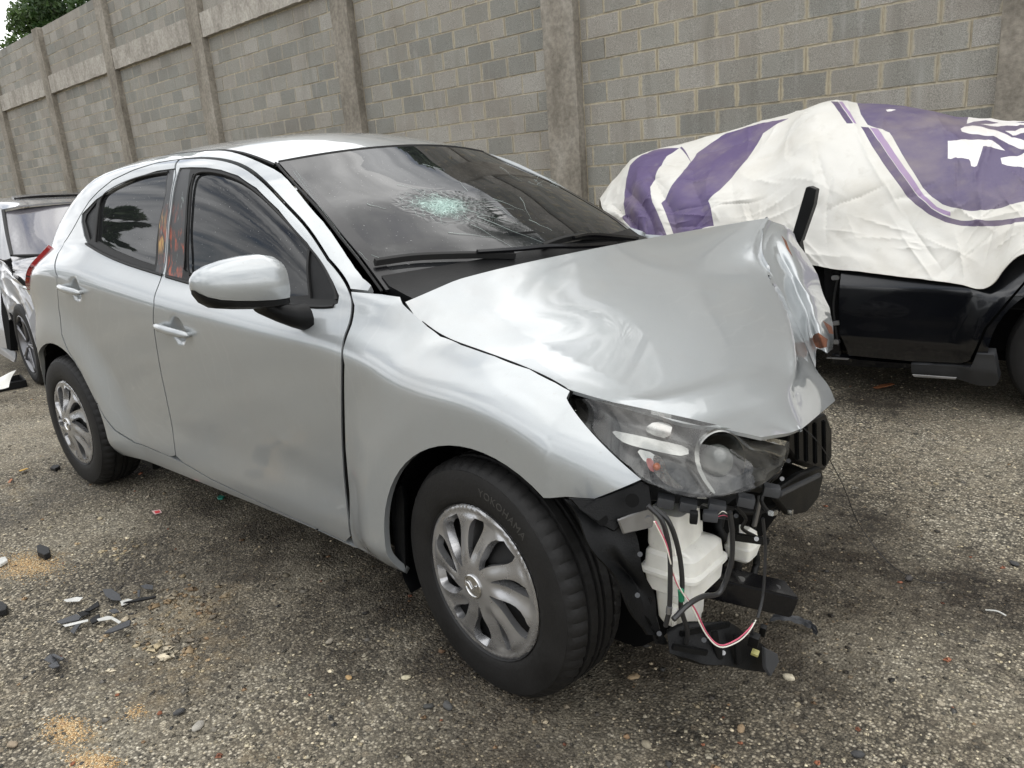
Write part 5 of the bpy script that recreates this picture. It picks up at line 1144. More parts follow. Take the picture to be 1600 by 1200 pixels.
wire('thin_wire', [(1024, 815, 1.76), (1041, 850, 1.765), (1050, 890, 1.768), (1062, 920, 1.775), (1085, 950, 1.785), (1105, 990, 1.80), (1125, 1008, 1.82), (1150, 1000, 1.84), (1168, 985, 1.85), (1180, 970, 1.85)], .0017, MAT['cable_red'])
wire('thin_wire', [(1022, 815, 1.762), (1039, 850, 1.767), (1052, 893, 1.77), (1064, 922, 1.777), (1082, 950, 1.787), (1103, 991, 1.802), (1125, 1011, 1.822), (1152, 1003, 1.842), (1170, 987, 1.852), (1181, 969, 1.852)], .0015, MAT['cable_white'])
wire('cable_tape', [(1064, 922, 1.772), (1065, 938, 1.77)], .0064, MAT['sticker'])
wire('cable_clip', [(1046, 948, 1.762), (1045, 958, 1.76)], .0064, MAT['steel'])
q_ = X(1110, 806, 1.79); plug = box('wire_plug', q_, (.030, .022, .020), MAT['grey_plastic'], car, rot=(0, .1, .5)); box('wire_plug', X(1084, 808, 1.775), (.016, .02, .024), MAT['black_plastic'], car, rot=(0, .1, .5))
for k in range(5): wire('thin_wire', [(1122, 804 + k * 1.5, 1.80), (1130 + k, 799 + k * 3, 1.81), (1141, 806 + k * 2, 1.82)], .0009, [MAT['cable_white'], MAT['cable'], MAT['cable_red'], MAT['cable'], MAT['grey_plastic']][k])
q_ = X(1178, 1000, 1.85); box('wire_plug', q_, (.022, .018, .034), MAT['black_plastic'], car, rot=(.3, .2, .2)); box('plug_seal', X(1180, 1020, 1.85), (.016, .014, .008), simple('olive_seal', (.35, .33, .12), .5), car, rot=(.3, .2, .2), bevel=.002); box('wire_plug', X(1192, 985, 1.85), (.014, .014, .03), MAT['black_plastic'], car, rot=(.3, .2, .2))
wire('wiring_loom', [(1178, 970, 1.85), (1176, 985, 1.85), (1180, 1000, 1.85)], .0028, MAT['cable'])
# crash-box end of the bumper beam and the crumpled lower valance
def bar(name, A, B, w_, h_, mat, bev=.004, par=car, up=(0, 0, 1)):
    A, B = np.array(A), np.array(B); d = B - A; L = np.linalg.norm(d); d /= L; s = np.cross(d, up); s /= np.linalg.norm(s); u = np.cross(s, d)
    bm = bmesh.new(); M_ = Matrix([[*(d * 0 + [d[0], s[0], u[0]]), (A[0] + B[0]) / 2], [d[1], s[1], u[1], (A[1] + B[1]) / 2], [d[2], s[2], u[2], (A[2] + B[2]) / 2], [0, 0, 0, 1]])
    bmesh.ops.create_cube(bm, size=1, matrix=M_ @ Matrix.Diagonal((L, w_, h_, 1)))
    if bev: bmesh.ops.bevel(bm, geom=bm.edges[:], offset=bev, segments=2, affect='EDGES')
    return smooth_by_angle(bm_obj(name, bm, mat, par), 40)
bA, bB = X(1080, 900, 1.66), X(1232, 936, 1.83); beam_ = bar('crash_box', bA, bB, .085, .055, MAT['gloss_black'])
for px, py in ((1156, 909), (1212, 922)): 
    c = X(px, py, 1.75 if px < 1180 else 1.81); c[2] += .006; tube('crash_box_hole', [c, c + [0, 0, .002]], .012, MAT['steel'], beam_, seg=16)
bar('chassis_rail', (1.35, -.42, .30), (1.70, -.42, .26), .07, .09, MAT['gloss_black'])
def ragged(px, x0, x1): return [X(a, b, x0 + (x1 - x0) * k / (len(px) - 1)) for k, (a, b) in enumerate(px)]
g1 = [[X(1040, 985, 1.70), X(1100, 968, 1.76), X(1150, 980, 1.80), X(1188, 1005, 1.83)], [X(1044, 1005, 1.715), X(1100, 995, 1.77), X(1150, 1008, 1.81), X(1200, 1028, 1.84)], [X(1048, 1022, 1.73), X(1100, 1030, 1.785), X(1150, 1040, 1.82), X(1216, 1046, 1.85)]]
GV = Grid(g1)
panel('lower_valance', lambda u, v: GV(u, v) + np.stack([.0 * u, 0 * u, .006 * np.sin(u * 13) + .010 * np.sin(v * 5)], -1), [(0, 0), (.3, 0), (.6, .02), (.8, .0), (1, .1), (1.02, .6), (.97, 1.0), (.85, .92), (.62, 1.0), (.4, .96), (.1, 1), (0, .8)], MAT['black_plastic'], car, step=.05, flange=.012, sign=-1, scale=(1, .4))
for a, b in (((1050, 1010, 1.74), (1105, 1020, 1.79)), ((1115, 985, 1.79), (1125, 1030, 1.80)), ((1150, 990, 1.82), (1155, 1038, 1.825)), ((1062, 990, 1.74), (1140, 975, 1.80))): bar('valance_rib', X(*a), X(*b), .008, .014, MAT['black_plastic'], .002)
sp_('lower_valance', [X(1195, 1012, 1.86), X(1216, 1022, 1.87), X(1218, 1034, 1.87), X(1205, 1058, 1.87), X(1196, 1044, 1.86)], .01, MAT['grey_plastic'], car)
# radiator support seen past the lamp, with the black grille shutter hanging from it
rs = [X(1235, 672, 1.76), X(1290, 646, 1.70), X(1300, 672, 1.70), X(1300, 715, 1.70), X(1288, 735, 1.70), X(1246, 720, 1.74), X(1232, 700, 1.76)]
sp_('radiator_support', rs, .06, MAT['black_plastic'], car, .004)
for k, px in enumerate((1245, 1259, 1273, 1287)): bar('support_rib', X(px, 668 - k * 4, 1.775 - .015 * k), X(px + 1, 718 + k * 3, 1.775 - .015 * k), .012, .012, MAT['black_plastic'], .003, up=(1, 0, 0))
dp = [X(1214, 780, 1.78), X(1219, 762, 1.78), X(1252, 740, 1.77), X(1283, 729, 1.75), X(1287, 745, 1.75), X(1278, 780, 1.75), X(1262, 800, 1.76), X(1235, 806, 1.77)]
pd = sp_('grille_shutter', dp, .02, MAT['black_plastic'], car, .004); bar('shutter_edge', X(1218, 772, 1.80), X(1280, 742, 1.77), .010, .012, MAT['grey_plastic'], .002, par=pd)
sp_('radiator_support', [X(1120, 775, 1.66), X(1232, 730, 1.66), X(1262, 735, 1.66), X(1225, 790, 1.66), X(1190, 840, 1.62), X(1130, 850, 1.60)], .05, MAT['matte_black'], car, .004)
bar('support_strut', X(1188, 775, 1.76), X(1178, 822, 1.74), .012, .010, MAT['steel'], .002); bar('wire_plug', X(1204, 802, 1.80), X(1212, 800, 1.80), .014, .012, MAT['chrome_satin'], .002)
box('fog_bracket', X(1235, 800, 1.79), (.012, .01, .014), MAT['chrome_satin'], car, bevel=.002)

# things crowded in behind the reservoir
for pts, r_ in (([(1128, 790, 1.62), (1122, 830, 1.64), (1150, 870, 1.66), (1140, 930, 1.64)], .016), ([(1190, 790, 1.68), (1175, 830, 1.66), (1182, 880, 1.66), (1165, 925, 1.66)], .010), ([(1030, 800, 1.60), (1100, 790, 1.66), (1180, 800, 1.70), (1225, 780, 1.74)], .008), ([(1205, 742, 1.78), (1190, 780, 1.78), (1200, 800, 1.79)], .005), ([(1150, 792, 1.80), (1165, 810, 1.80), (1160, 826, 1.78), (1180, 838, 1.78)], .004)):
    tube('hose', [X(*p) for p in pts], r_, MAT['black_rubber'], car, seg=10, n=6)
for a, b in (((1145, 838, 1.76), (1200, 846, 1.80)), ((1130, 880, 1.68), (1136, 900, 1.68)), ((1150, 800, 1.74), (1150, 838, 1.72)), ((1010, 930, 1.68), (1030, 1005, 1.70))): bar('small_bracket', X(*a), X(*b), .014, .018, MAT['black_plastic'], .003)
for px, py, x_ in ((1000, 866, 1.69), (996, 930, 1.69), (1030, 990, 1.71), (1182, 842, 1.80), (1150, 806, 1.75), (1232, 720, 1.79), (1222, 748, 1.79), (1100, 1000, 1.79), (1130, 1020, 1.80)):
    c = X(px, py, x_); d_ = (CP - c) / np.linalg.norm(CP - c); tube('clip', [c - d_ * .004, c + d_ * .006], .0055, MAT['steel'] if px in (1182, 1222, 1130) else MAT['grey_plastic'], car, seg=8)

# wheels: tyre, trim, steel rim
def tyre_profile():
    w = .0925; P = []
    inner_r = .198
    side = [(inner_r, -.086), (.205, -.0915), (.222, -.0955), (.245, -.0965), (.262, -.0955), (.275, -.0930), (.284, -.0905), (.2845, -.0885), (.293, -.082), (.2985, -.074)]
    P += side
    tread = [(.3035, -.064), (.3055, -.052), (.306, -.046), (.299, -.0445), (.299, -.0375), (.3065, -.036), (.3073, -.018), (.3075, -.0145), (.300, -.013), (.300, -.005), (.3076, -.0035)]
    P += tread + [(r, -y) for r, y in tread[::-1]] + [(r, -y) for r, y in side[::-1]]
    return P
TP = tyre_profile(); NS = 216
nS = 10
def tmod(j, k):
    n_ = len(TP)
    if nS <= j <= nS + 2 or n_ - nS - 3 <= j < n_ - nS or j in (nS - 1, nS - 2, n_ - nS, n_ - nS + 1): return -.0042 if k % 4 == 0 else 0
    if j in (nS + 5, nS + 6, nS + 7) or j in (n_ - nS - 6, n_ - nS - 7, n_ - nS - 8): return -.0022 if k % 8 == 2 else 0
    return 0
MAT['tyre'] = simple('tyre_rubber', (.0095, .0092, .009), .60, spec=.30, bump=.12, bscale=120, vary=.35, vscale=9)
MAT['trim'] = simple('wheel_trim_silver', (.38, .38, .385), .28, .75, coat=.4, vary=.12, vscale=14)
MAT['trim_inner'] = simple('steel_wheel', (.008, .008, .0085), .6)
MAT['trim_emblem'] = simple('emblem_chrome', (.62, .62, .62), .2, 1)
MAT['tyre_text'] = simple('tyre_lettering', (.040, .039, .036), .5)
def trim_F(x, z):
    x = np.asarray(x, float); z = np.asarray(z, float); r = np.hypot(x, z); a = np.arctan2(z, x)
    h = .004 + .020 * (1 - sstep(.02, .17, r)) - .004 * np.exp(-((r - .182) / .010) ** 2) - .010 * sstep(.188, .200, r)
    ph = 5 * (a + 2.4 * (r - .05)); wav = np.cos(ph)           # spokes stand proud in pairs
    h = h - .004 * np.cos(2 * ph) * sstep(.05, .09, r) * (1 - sstep(.165, .182, r)) + .003 * wav * sstep(.05, .09, r) * (1 - sstep(.165, .182, r))
    return np.stack([x, -h, z], -1)
def swirl(r, a): a = a - 2.4 * (r - .05); return (r * math.cos(a), r * math.sin(a))
def slot(a_c, r0, r1, w0, w1):
    L = []; n_ = 8
    for i in range(n_ + 1): t = i / n_; r = r0 + (r1 - r0) * t; L.append(swirl(r, a_c + (w0 * (1 - t) + w1 * t) * math.sin(math.pi * min(1, .02 + t * .90)) ** .6))
    for i in range(n_ + 1): t = 1 - i / n_; r = r0 + (r1 - r0) * t; L.append(swirl(r, a_c - (w0 * (1 - t) + w1 * t) * math.sin(math.pi * min(1, .02 + t * .90)) ** .6))
    return L
trim_holes = []
for k in range(5):
    a = math.radians(72 * k + 10); trim_holes.append(slot(a, .055, .176, .16, .285)); trim_holes.append(slot(a + math.radians(36), .068, .172, .07, .17))
def text_mesh(s, size, depth):
    cu = bpy.data.curves.new('lettering', 'FONT'); cu.body = s; cu.size = size; cu.extrude = depth; cu.resolution_u = 2; cu.space_character = 1.12
    o = bpy.data.objects.new('lettering', cu); COL.objects.link(o); dg = bpy.context.evaluated_depsgraph_get(); dg.update(); me = bpy.data.meshes.new_from_object(o.evaluated_get(dg)); bpy.data.objects.remove(o); return me
def wheel_proto():
    t = []
    ty = lathe('tyre', TP, NS, MAT['tyre'], None, 28, mod=tmod); t.append(ty)
    tr = panel('wheel_trim', trim_F, [(.199 * math.cos(a), .199 * math.sin(a)) for a in np.linspace(0, 6.2832, 73)[:-1]], MAT['trim'], None, holes=trim_holes, step=.0075, flange=.020, sign=1); t.append(tr)
    rim = lathe('steel_rim', [(.200, -.004), (.196, .004), (.188, .010), (.180, .03), (.165, .036), (.12, .028), (.09, .012), (.06, .010), (.055, .02), (.004, .02)], 48, MAT['trim_inner']); t.append(rim)
    hub = lathe('hub_emblem', [(.031, -.020), (.031, -.0265), (.029, -.0285), (.0255, -.0285), (.0245, -.026), (.001, -.0265)], 36, MAT['trim_emblem']); t.append(hub)
    return t
def place_wheel(loc, steer=0., spin=0., text=True, far=False, first=[None]):
    root_y = loc
    if first[0] is None: first[0] = wheel_proto(); parts = first[0]
    else: parts = [o.copy() for o in first[0]]; [COL.objects.link(o) for o in parts]
    M0 = Matrix.Translation(loc) @ Matrix.Rotation(steer + (math.pi if far else 0), 4, 'Z')
    offs = [Vector((0, 0.0, 0)), Vector((0, -.090, 0)), Vector((0, -.088, 0)), Vector((0, -.090, 0))]
    wroot = parts[0]; wroot.parent = car; wroot.matrix_basis = M0
    for o, d in zip(parts[1:], offs[1:]): o.parent = wroot; o.matrix_basis = Matrix.Translation(d) @ Matrix.Rotation(spin if o.name.startswith('wheel_trim') else 0, 4, 'Y')
    # winged emblem inside the oval
    V, F2 = tube_geo([(-.019, -.1185, .008), (-.012, -.1185, .006), (-.006, -.1185, -.001), (0, -.1185, -.006), (.006, -.1185, -.001), (.012, -.1185, .006), (.019, -.1185, .008)], .0022, 6, 3)
    mesh_from('wing_mark', V, F2, MAT['trim_emblem'], wroot, True)
    if text:
        me = text_mesh('YOKOHAMA', .027, .0006); wd = max(v.co.x for v in me.vertices)
        for v in me.vertices:
            a0 = math.radians(83) - (v.co.x / .248); r = .239 + v.co.y; yy = -.0962 - v.co.z + (.0016 if r < .232 or r > .258 else 0); v.co = (r * math.cos(a0), yy, r * math.sin(a0))
        o = link('tyre_lettering', me, wroot, MAT['tyre_text'])
    return wroot
STEER = -.1104
place_wheel((1.271, -.747, .300), STEER, .30, True)
place_wheel((WR[0], -.742, .305), 0, 1.1, False)
place_wheel((.98, .70, .300), STEER - .2, 0, False, True); place_wheel((WR[0], .752, .305), 0, 0, False, True)

# ------------------------------------------------------------------ black car under the printed tarpaulin
blk = thing('black_car', 'black car with a stripped front end parked under the purple and white tarpaulin', 'car', (0, 0, 0))
BP = simple('black_paint', (.004, .0045, .006), .16, coat=.5, vary=.25, vscale=2)
YB = 1.96
def FK(x, z):
    x = np.asarray(x, float); z = np.asarray(z, float)
    y = YB - .03 * np.exp(-((z - .45) / .2) ** 2) + .22 * np.clip(z - .58, 0, 1) + .35 * np.clip(.22 - z, 0, 1) - .012 * np.exp(-((z - .33) / .03) ** 2)
    r = np.hypot(x - BWC[0], z - BWC[1]); y = y - .035 * (1 - sstep(.40, .52, r))
    return np.stack([x + 0 * z, y, z + 0 * x], -1)
def kx(px, py, y=YB - .02): p = onY(px, py, y); return (float(p[0]), float(p[2]))
BWC = (2.19, .30)
K = lambda pts: [kx(*p) for p in pts]
bd = K([(1312, 400), (1312, 470), (1313, 520), (1325, 556), (1420, 565), (1500, 568), (1516, 562), (1528, 540), (1541, 510), (1562, 485), (1600, 440), (1640, 400)])
panel('rear_door', FK, [(bd[0][0], .74)] + bd[1:-1] + [(2.02, .76)], BP, blk, step=.05, flange=.02)
q_ = arc(BWC, .36, 12, 190, 22)
panel('quarter_panel', FK, [(bd[6][0] + .01, .21), (bd[7][0] + .012, bd[7][1]), (bd[8][0] + .012, bd[8][1]), (bd[9][0] + .012, bd[9][1]), (bd[10][0] + .012, bd[10][1]), (2.03, .76), (2.05, .80), (2.9, .84), (2.95, .6), (2.9, .33), (2.5, .30)] + q_[0:], BP, blk, step=.05, flange=.02)
GP = simple('primer_grey_plastic', (.028, .029, .031), .45, vary=.25)
panel('sill', FK, K([(1296, 558), (1340, 566), (1420, 572), (1500, 574), (1500, 580), (1420, 580), (1340, 578), (1296, 572)]), BP, blk, step=.05, flange=.03, off=-.01)
panel('side_skirt', FK, K([(1423, 568), (1520, 572), (1530, 548), (1556, 549), (1560, 570), (1562, 592), (1556, 601), (1530, 601), (1500, 594), (1470, 587), (1422, 584)]), GP, blk, step=.03, flange=.05, off=.012)
slab('trim_strip', [onY(*p, YB - .03) for p in ((1425, 585), (1495, 590), (1492, 593), (1428, 589))], .01, MAT['steel'], blk, .001)
panel('inner_body', FK, [(.2, .2), (2.9, .2), (2.9, .8), (.2, .8)], MAT['matte_black'], blk, step=.1, flange=0, off=-.07, holes=[arc(BWC, .38, 0, 350, 20)])
# hinge pillar with its fittings where the front door is gone
slab('door_pillar', [onY(*p, YB + .02) for p in ((1286, 400), (1313, 410), (1313, 558), (1290, 556))], .04, MAT['gloss_black'], blk, .004)
for (a, b) in (((1300, 434), (1312, 433)), ((1302, 505), (1313, 504)), ((1303, 534), (1312, 534))):
    bar('hinge', onY(*a, YB - .01), onY(*b, YB - .01), .03, .022, MAT['steel'], .004, blk)
tube('door_seal', [onY(*p, YB - .01) for p in ((1310, 432), (1304, 460), (1303, 490), (1310, 540))], .006, MAT['black_rubber'], blk)
bar('sill_edge', onY(1292, 559, YB - .03), onY(1326, 561, YB - .03), .02, .006, MAT['steel'], .002, blk)
bm = bmesh.new()
for a, b in (((-.35, 2.15, .2), (2.9, 3.4, .52)), ((.75, 2.6, .6), (2.2, 3.2, 1.05)), ((-.3, 2.5, .2), (.6, 3.2, .66))):
    bmesh.ops.create_cube(bm, size=1, matrix=Matrix.Translation([(a[i] + b[i]) / 2 for i in range(3)]) @ Matrix.Diagonal((*[b[i] - a[i] for i in range(3)], 1)))
bmesh.ops.bevel(bm, geom=bm.edges[:], offset=.06, segments=3, affect='EDGES')
bm_obj('body_shell', bm, MAT['matte_black'], blk)
# its rear wheel with thin bronze spokes
def other_wheel(loc, par, spoke_mat, ns, R=.315, rr_=.225, far=0., steer=0.):
    o = lathe('tyre', [(r * R / .3076 if r > .25 else r * rr_ / .198 * 1.0, y) for r, y in TP], 72, MAT['tyre'], par, 28); o.matrix_basis = Matrix.Translation(loc) @ Matrix.Rotation(steer, 4, 'Z')
    m = lathe('wheel_rim', [(rr_, -.09), (rr_ - .006, -.092), (rr_ - .012, -.085), (rr_ - .02, -.05), (rr_ - .03, .02), (.06, .02), (.004, .02)], 60, spoke_mat, o)
    V, F2 = [], []
    for k in range(ns):
        a = 6.2832 * k / ns
        for da in (-.07, .07):
            v, f = tube_geo([(.03 * math.cos(a), -.075, .03 * math.sin(a)), (.12 * math.cos(a + da * .6), -.080, .12 * math.sin(a + da * .6)), ((rr_ - .012) * math.cos(a + da), -.086, (rr_ - .012) * math.sin(a + da))], (.011, .007), 6, 3); b = len(V); V += list(v); F2 += [tuple(i + b for i in q) for q in f]
    mesh_from('spokes', V, F2, spoke_mat, o, True)
    return o
bz_ = simple('bronze_alloy', (.16, .14, .12), .35, .9)
other_wheel((BWC[0], YB + .10, BWC[1] - .0), blk, bz_, 10, .31, .205)
# angled black window post sticking out in front of the tarpaulin
pa, pb = onY(1244, 378, 1.80), onY(1265, 294, 1.80)
post = slab('window_post', [onY(1236, 372, 1.80), onY(1259, 293, 1.80), onY(1264, 291, 1.80), onY(1275, 296, 1.80), onY(1271, 320, 1.80), onY(1251, 378, 1.80)], .05, MAT['black_plastic'], blk, .003)
bar('window_post', onY(1244, 374, 1.82), onY(1268, 500, 2.0), .05, .04, MAT['black_plastic'], .004, blk)

# ---- tarpaulin
TG = [[(a, b + 60, 3.7) for a, b in ((936, 312), (965, 275), (998, 243), (1075, 222), (1160, 198), (1230, 178), (1300, 160), (1345, 160), (1420, 167), (1500, 181), (1560, 187), (1620, 187), (1720, 190))],
      [(936, 312, 3.0), (965, 275, 3.0), (998, 243, 3.0), (1075, 222, 3.0), (1160, 198, 2.95), (1230, 178, 2.9), (1300, 160, 2.9), (1345, 160, 2.9), (1420, 167, 2.9), (1500, 181, 2.9), (1560, 187, 2.9), (1620, 187, 2.9), (1720, 190, 2.9)],
      [(941, 325, 2.7), (968, 300, 2.65), (1002, 262, 2.6), (1085, 250, 2.55), (1165, 232, 2.5), (1222, 212, 2.45), (1275, 181, 2.4), (1348, 198, 2.4), (1430, 205, 2.4), (1510, 215, 2.4), (1570, 225, 2.4), (1622, 230, 2.4), (1720, 240, 2.4)],
      [(951, 338, 2.5), (978, 325, 2.4), (1010, 300, 2.3), (1070, 296, 2.22), (1140, 288, 2.17), (1200, 283, 2.14), (1270, 262, 2.12), (1350, 280, 2.12), (1430, 290, 2.12), (1510, 300, 2.12), (1570, 305, 2.12), (1622, 305, 2.12), (1720, 310, 2.12)],
      [(963, 348, 2.4), (986, 346, 2.3), (1017, 338, 2.15), (1065, 335, 2.08), (1125, 322, 2.05), (1192, 345, 2.02), (1275, 345, 2.0), (1350, 355, 2.0), (1430, 370, 2.0), (1510, 372, 2.0), (1570, 355, 2.0), (1622, 345, 2.0), (1720, 350, 2.0)],
      [(975, 360, 2.35), (996, 366, 2.2), (1020, 371, 2.08), (1060, 374, 2.0), (1110, 372, 1.97), (1200, 397, 1.92), (1290, 416, 1.89), (1350, 424, 1.88), (1430, 434, 1.88), (1500, 442, 1.88), (1545, 445, 1.88), (1600, 394, 1.90), (1720, 398, 1.92)]]
bend = {4: [(1545, 1), (1, 1)]}
GT = Grid(grid_px(TG, onY))
wr = np.random.default_rng(5)
RIDG = [(wr.uniform(0, 1), wr.uniform(.2, 1), wr.uniform(0, 3.14), wr.uniform(.03, .10), wr.uniform(.013, .030), wr.choice([-1, 1], p=[.4, .6]) * wr.uniform(.004, .012)) for _ in range(190)]
def vnoise(u, v, f, seed):
    r = np.random.default_rng(seed); T = r.uniform(-1, 1, (64, 64)); x = u * f; y = v * f; ix = np.floor(x).astype(int); iy = np.floor(y).astype(int); tx = x - ix; ty = y - iy; tx = tx * tx * (3 - 2 * tx); ty = ty * ty * (3 - 2 * ty); g = lambda a, b: T[a % 64, b % 64]
    return (g(ix, iy) * (1 - tx) + g(ix + 1, iy) * tx) * (1 - ty) + (g(ix, iy + 1) * (1 - tx) + g(ix + 1, iy + 1) * tx) * ty
def FTp(u, v):
    u = np.asarray(u, float); v = np.asarray(v, float); P = GT(u, v); X_, Y_ = u * 3.4, v * 1.6; h = 0
    for cu_, cv_, an, L, w_, a in RIDG:
        dx, dy = X_ - cu_ * 3.4, Y_ - cv_ * 1.6; s = dx * math.cos(an) + dy * math.sin(an); t = -dx * math.sin(an) + dy * math.cos(an) + .15 * s * s; q = np.sqrt((t / w_) ** 2 + .004); h = h + a * np.exp(-(s / (L * 2.2)) ** 2) * np.exp(-q)
    wx = vnoise(X_, Y_, 3, 1) * .3; wy_ = vnoise(X_, Y_, 3, 2) * .3
    h = h + .008 * (1 - 2 * np.abs(vnoise(X_ + wx, Y_ + wy_, 3.2, 3))) + .003 * vnoise(X_ + wx, Y_ - wy_, 8, 4) + .0008 * vnoise(X_, Y_, 20, 6)
    # deep pleats where it hangs over the nose
    pl = (1 - sstep(.10, .42, u)) * sstep(.35, .6, v); h = h + .045 * pl * (np.abs(np.sin(u * 46 + 1.5 * np.sin(v * 5))) - .6)
    h = h - .012
    return P + np.stack([.15 * h, -h * .75, h * .6], -1)
UV0 = (.5, .6)
def tp(pts, uv=(.5, .5)): return hits(lambda u, v: GT(u, v), pts, uv)
z6 = lambda pts: zp(920, 130, 2.353, pts)
stripe1 = z6([(150, 300), (185, 268), (250, 240), (330, 212), (385, 195), (340, 230), (285, 268), (245, 330), (225, 380), (235, 440), (262, 500), (285, 556), (300, 575), (200, 575), (165, 545), (125, 500), (130, 400)])
stripe2 = z6([(505, 182), (600, 155), (735, 122), (680, 155), (640, 182), (612, 230), (580, 280), (540, 325), (490, 380), (438, 430), (452, 480), (458, 520), (380, 545), (312, 560), (290, 500), (265, 438), (290, 400), (325, 352), (370, 290), (395, 258), (450, 215)])
big = z6([(985, 60), (1000, 110), (1025, 150), (1105, 178), (1125, 210), (1150, 255), (1190, 320), (1228, 378), (1262, 415), (1300, 441), (1350, 458), (1400, 464), (1460, 462), (1520, 452), (1600, 432), (1760, 410), (1900, 400), (1900, 60), (1700, 40), (1400, 40), (1100, 40)])
dark = z6([(1000, 158), (1040, 225), (1080, 290), (1120, 345), (1160, 398), (1200, 440), (1250, 476), (1310, 505), (1370, 520), (1430, 524), (1520, 518), (1600, 505), (1900, 470), (1900, 450), (1600, 487), (1520, 498), (1430, 503), (1370, 499), (1310, 484), (1260, 456), (1215, 415), (1180, 372), (1140, 318), (1100, 262), (1062, 205), (1028, 160)])
lil = z6([(1032, 160), (1064, 205), (1102, 262), (1142, 318), (1182, 372), (1217, 413), (1262, 454), (1312, 480), (1330, 484), (1330, 470), (1280, 450), (1235, 410), (1205, 368), (1165, 312), (1125, 255), (1088, 200), (1062, 165)])
dark2 = z6([(888, 66), (915, 66), (945, 105), (972, 148), (948, 146), (922, 105)]); lil2 = z6([(918, 66), (932, 66), (960, 105), (985, 150), (975, 148), (948, 105)])
logo1 = z6([(1320, 208), (1350, 210), (1385, 202), (1430, 203), (1475, 210), (1510, 224), (1532, 240), (1500, 236), (1450, 230), (1440, 262), (1427, 300), (1418, 306), (1406, 302), (1403, 284), (1398, 276), (1350, 268), (1332, 274), (1320, 272)])
logo2 = z6([(1515, 268), (1545, 262), (1600, 252), (1700, 250), (1700, 300), (1600, 301), (1540, 297), (1520, 290)])
logo3 = z6([(1367, 165), (1382, 156), (1410, 152), (1450, 160), (1500, 172), (1560, 190), (1620, 212), (1700, 232), (1700, 250), (1600, 240), (1560, 222), (1500, 198), (1450, 188), (1400, 180), (1372, 174)])
logo4 = z6([(1390, 142), (1460, 134), (1540, 131), (1700, 131), (1700, 137), (1540, 138), (1470, 142), (1410, 150)]); logo5 = z6([(1440, 150), (1520, 143), (1700, 142), (1700, 150), (1560, 152), (1500, 156)]); logo6 = z6([(1530, 172), (1600, 160), (1700, 158), (1700, 172), (1620, 176), (1570, 184)])
logo7 = z6([(1092, 96), (1106, 93), (1130, 97), (1115, 101), (1098, 102)])
def tarp_mat(name, col, rough=.5):
    m, n, l, p = new_mat(name); t = n.new('ShaderNodeTexCoord')
    def noi(s, d=7):
        v = n.new('ShaderNodeTexNoise'); v.inputs['Scale'].default_value = s; v.inputs['Detail'].default_value = d; v.inputs['Roughness'].default_value = .65; l.new(t.outputs['Object'], v.inputs[0]); return v.outputs[0]
    def mr(src, a, b, c=0, d=1):
        r = n.new('ShaderNodeMapRange'); r.inputs[1].default_value = a; r.inputs[2].default_value = b; r.inputs[3].default_value = c; r.inputs[4].default_value = d; l.new(src, r.inputs[0]); return r.outputs[0]
    q = n.new('ShaderNodeMix'); q.data_type = 'RGBA'; l.new(mr(noi(2.5), .45, .75, 0, .35), q.inputs[0]); q.inputs[6].default_value = (*col, 1); q.inputs[7].default_value = (.36, .31, .22, 1)
    q2 = n.new('ShaderNodeMix'); q2.data_type = 'RGBA'; l.new(mr(noi(11), .58, .72, 0, .22), q2.inputs[0]); l.new(q.outputs[2], q2.inputs[6]); q2.inputs[7].default_value = (.30, .27, .22, 1); l.new(q2.outputs[2], p.inputs['Base Color'])
    p.inputs['Roughness'].default_value = rough; p.inputs['Specular IOR Level'].default_value = .4
    b = n.new('ShaderNodeBump'); b.inputs['Strength'].default_value = .22; b.inputs['Distance'].default_value = .006; l.new(noi(14), b.inputs['Height'])
    l.new(b.outputs[0], p.inputs['Normal'])
    return m
TM = [tarp_mat('tarp_white', (.60, .59, .55)), tarp_mat('tarp_purple', (.085, .058, .145)), tarp_mat('tarp_slate_purple', (.100, .080, .148)), tarp_mat('tarp_dark_violet', (.085, .062, .13)), tarp_mat('tarp_lilac', (.30, .21, .36)), tarp_mat('tarp_print_white', (.70, .68, .66))]
tl = [(0, v) for v in np.linspace(0, 1, 12)] + [(u, 1) for u in np.linspace(.03, 1, 60)] + [(1, v) for v in np.linspace(.9, 0, 10)] + [(u, 0) for u in np.linspace(.95, .05, 16)]
reg = [(tp(stripe1, (.15, .6)), 1), (tp(stripe2, (.3, .5)), 1), (tp(big, (.7, .4)), 2), (tp(dark, (.6, .4)), 3), (tp(lil, (.6, .4)), 4), (tp(dark2, (.52, .3)), 3), (tp(lil2, (.52, .3)), 4),
       (tp(logo1, (.8, .5)), 5), (tp(logo2, (.85, .5)), 5), (tp(logo3, (.8, .4)), 5), (tp(logo4, (.8, .3)), 5), (tp(logo5, (.85, .3)), 5), (tp(logo6, (.9, .4)), 5), (tp(logo7, (.6, .3)), 5)]
clampv = lambda L: [(min(max(a, -.02), 1.02), min(max(b, -.02), 1.02)) for a, b in L]
reg = [(clampv(L), k) for L, k in reg]
tarp = panel('tarpaulin', FTp, tl, None, None, step=.013, flange=.004, sign=-1, scale=(3.4, 1.6), regions=reg, mats=TM)
tag(tarp, 'wrinkled white tarpaulin printed with purple bands draped over the black car', 'tarpaulin')

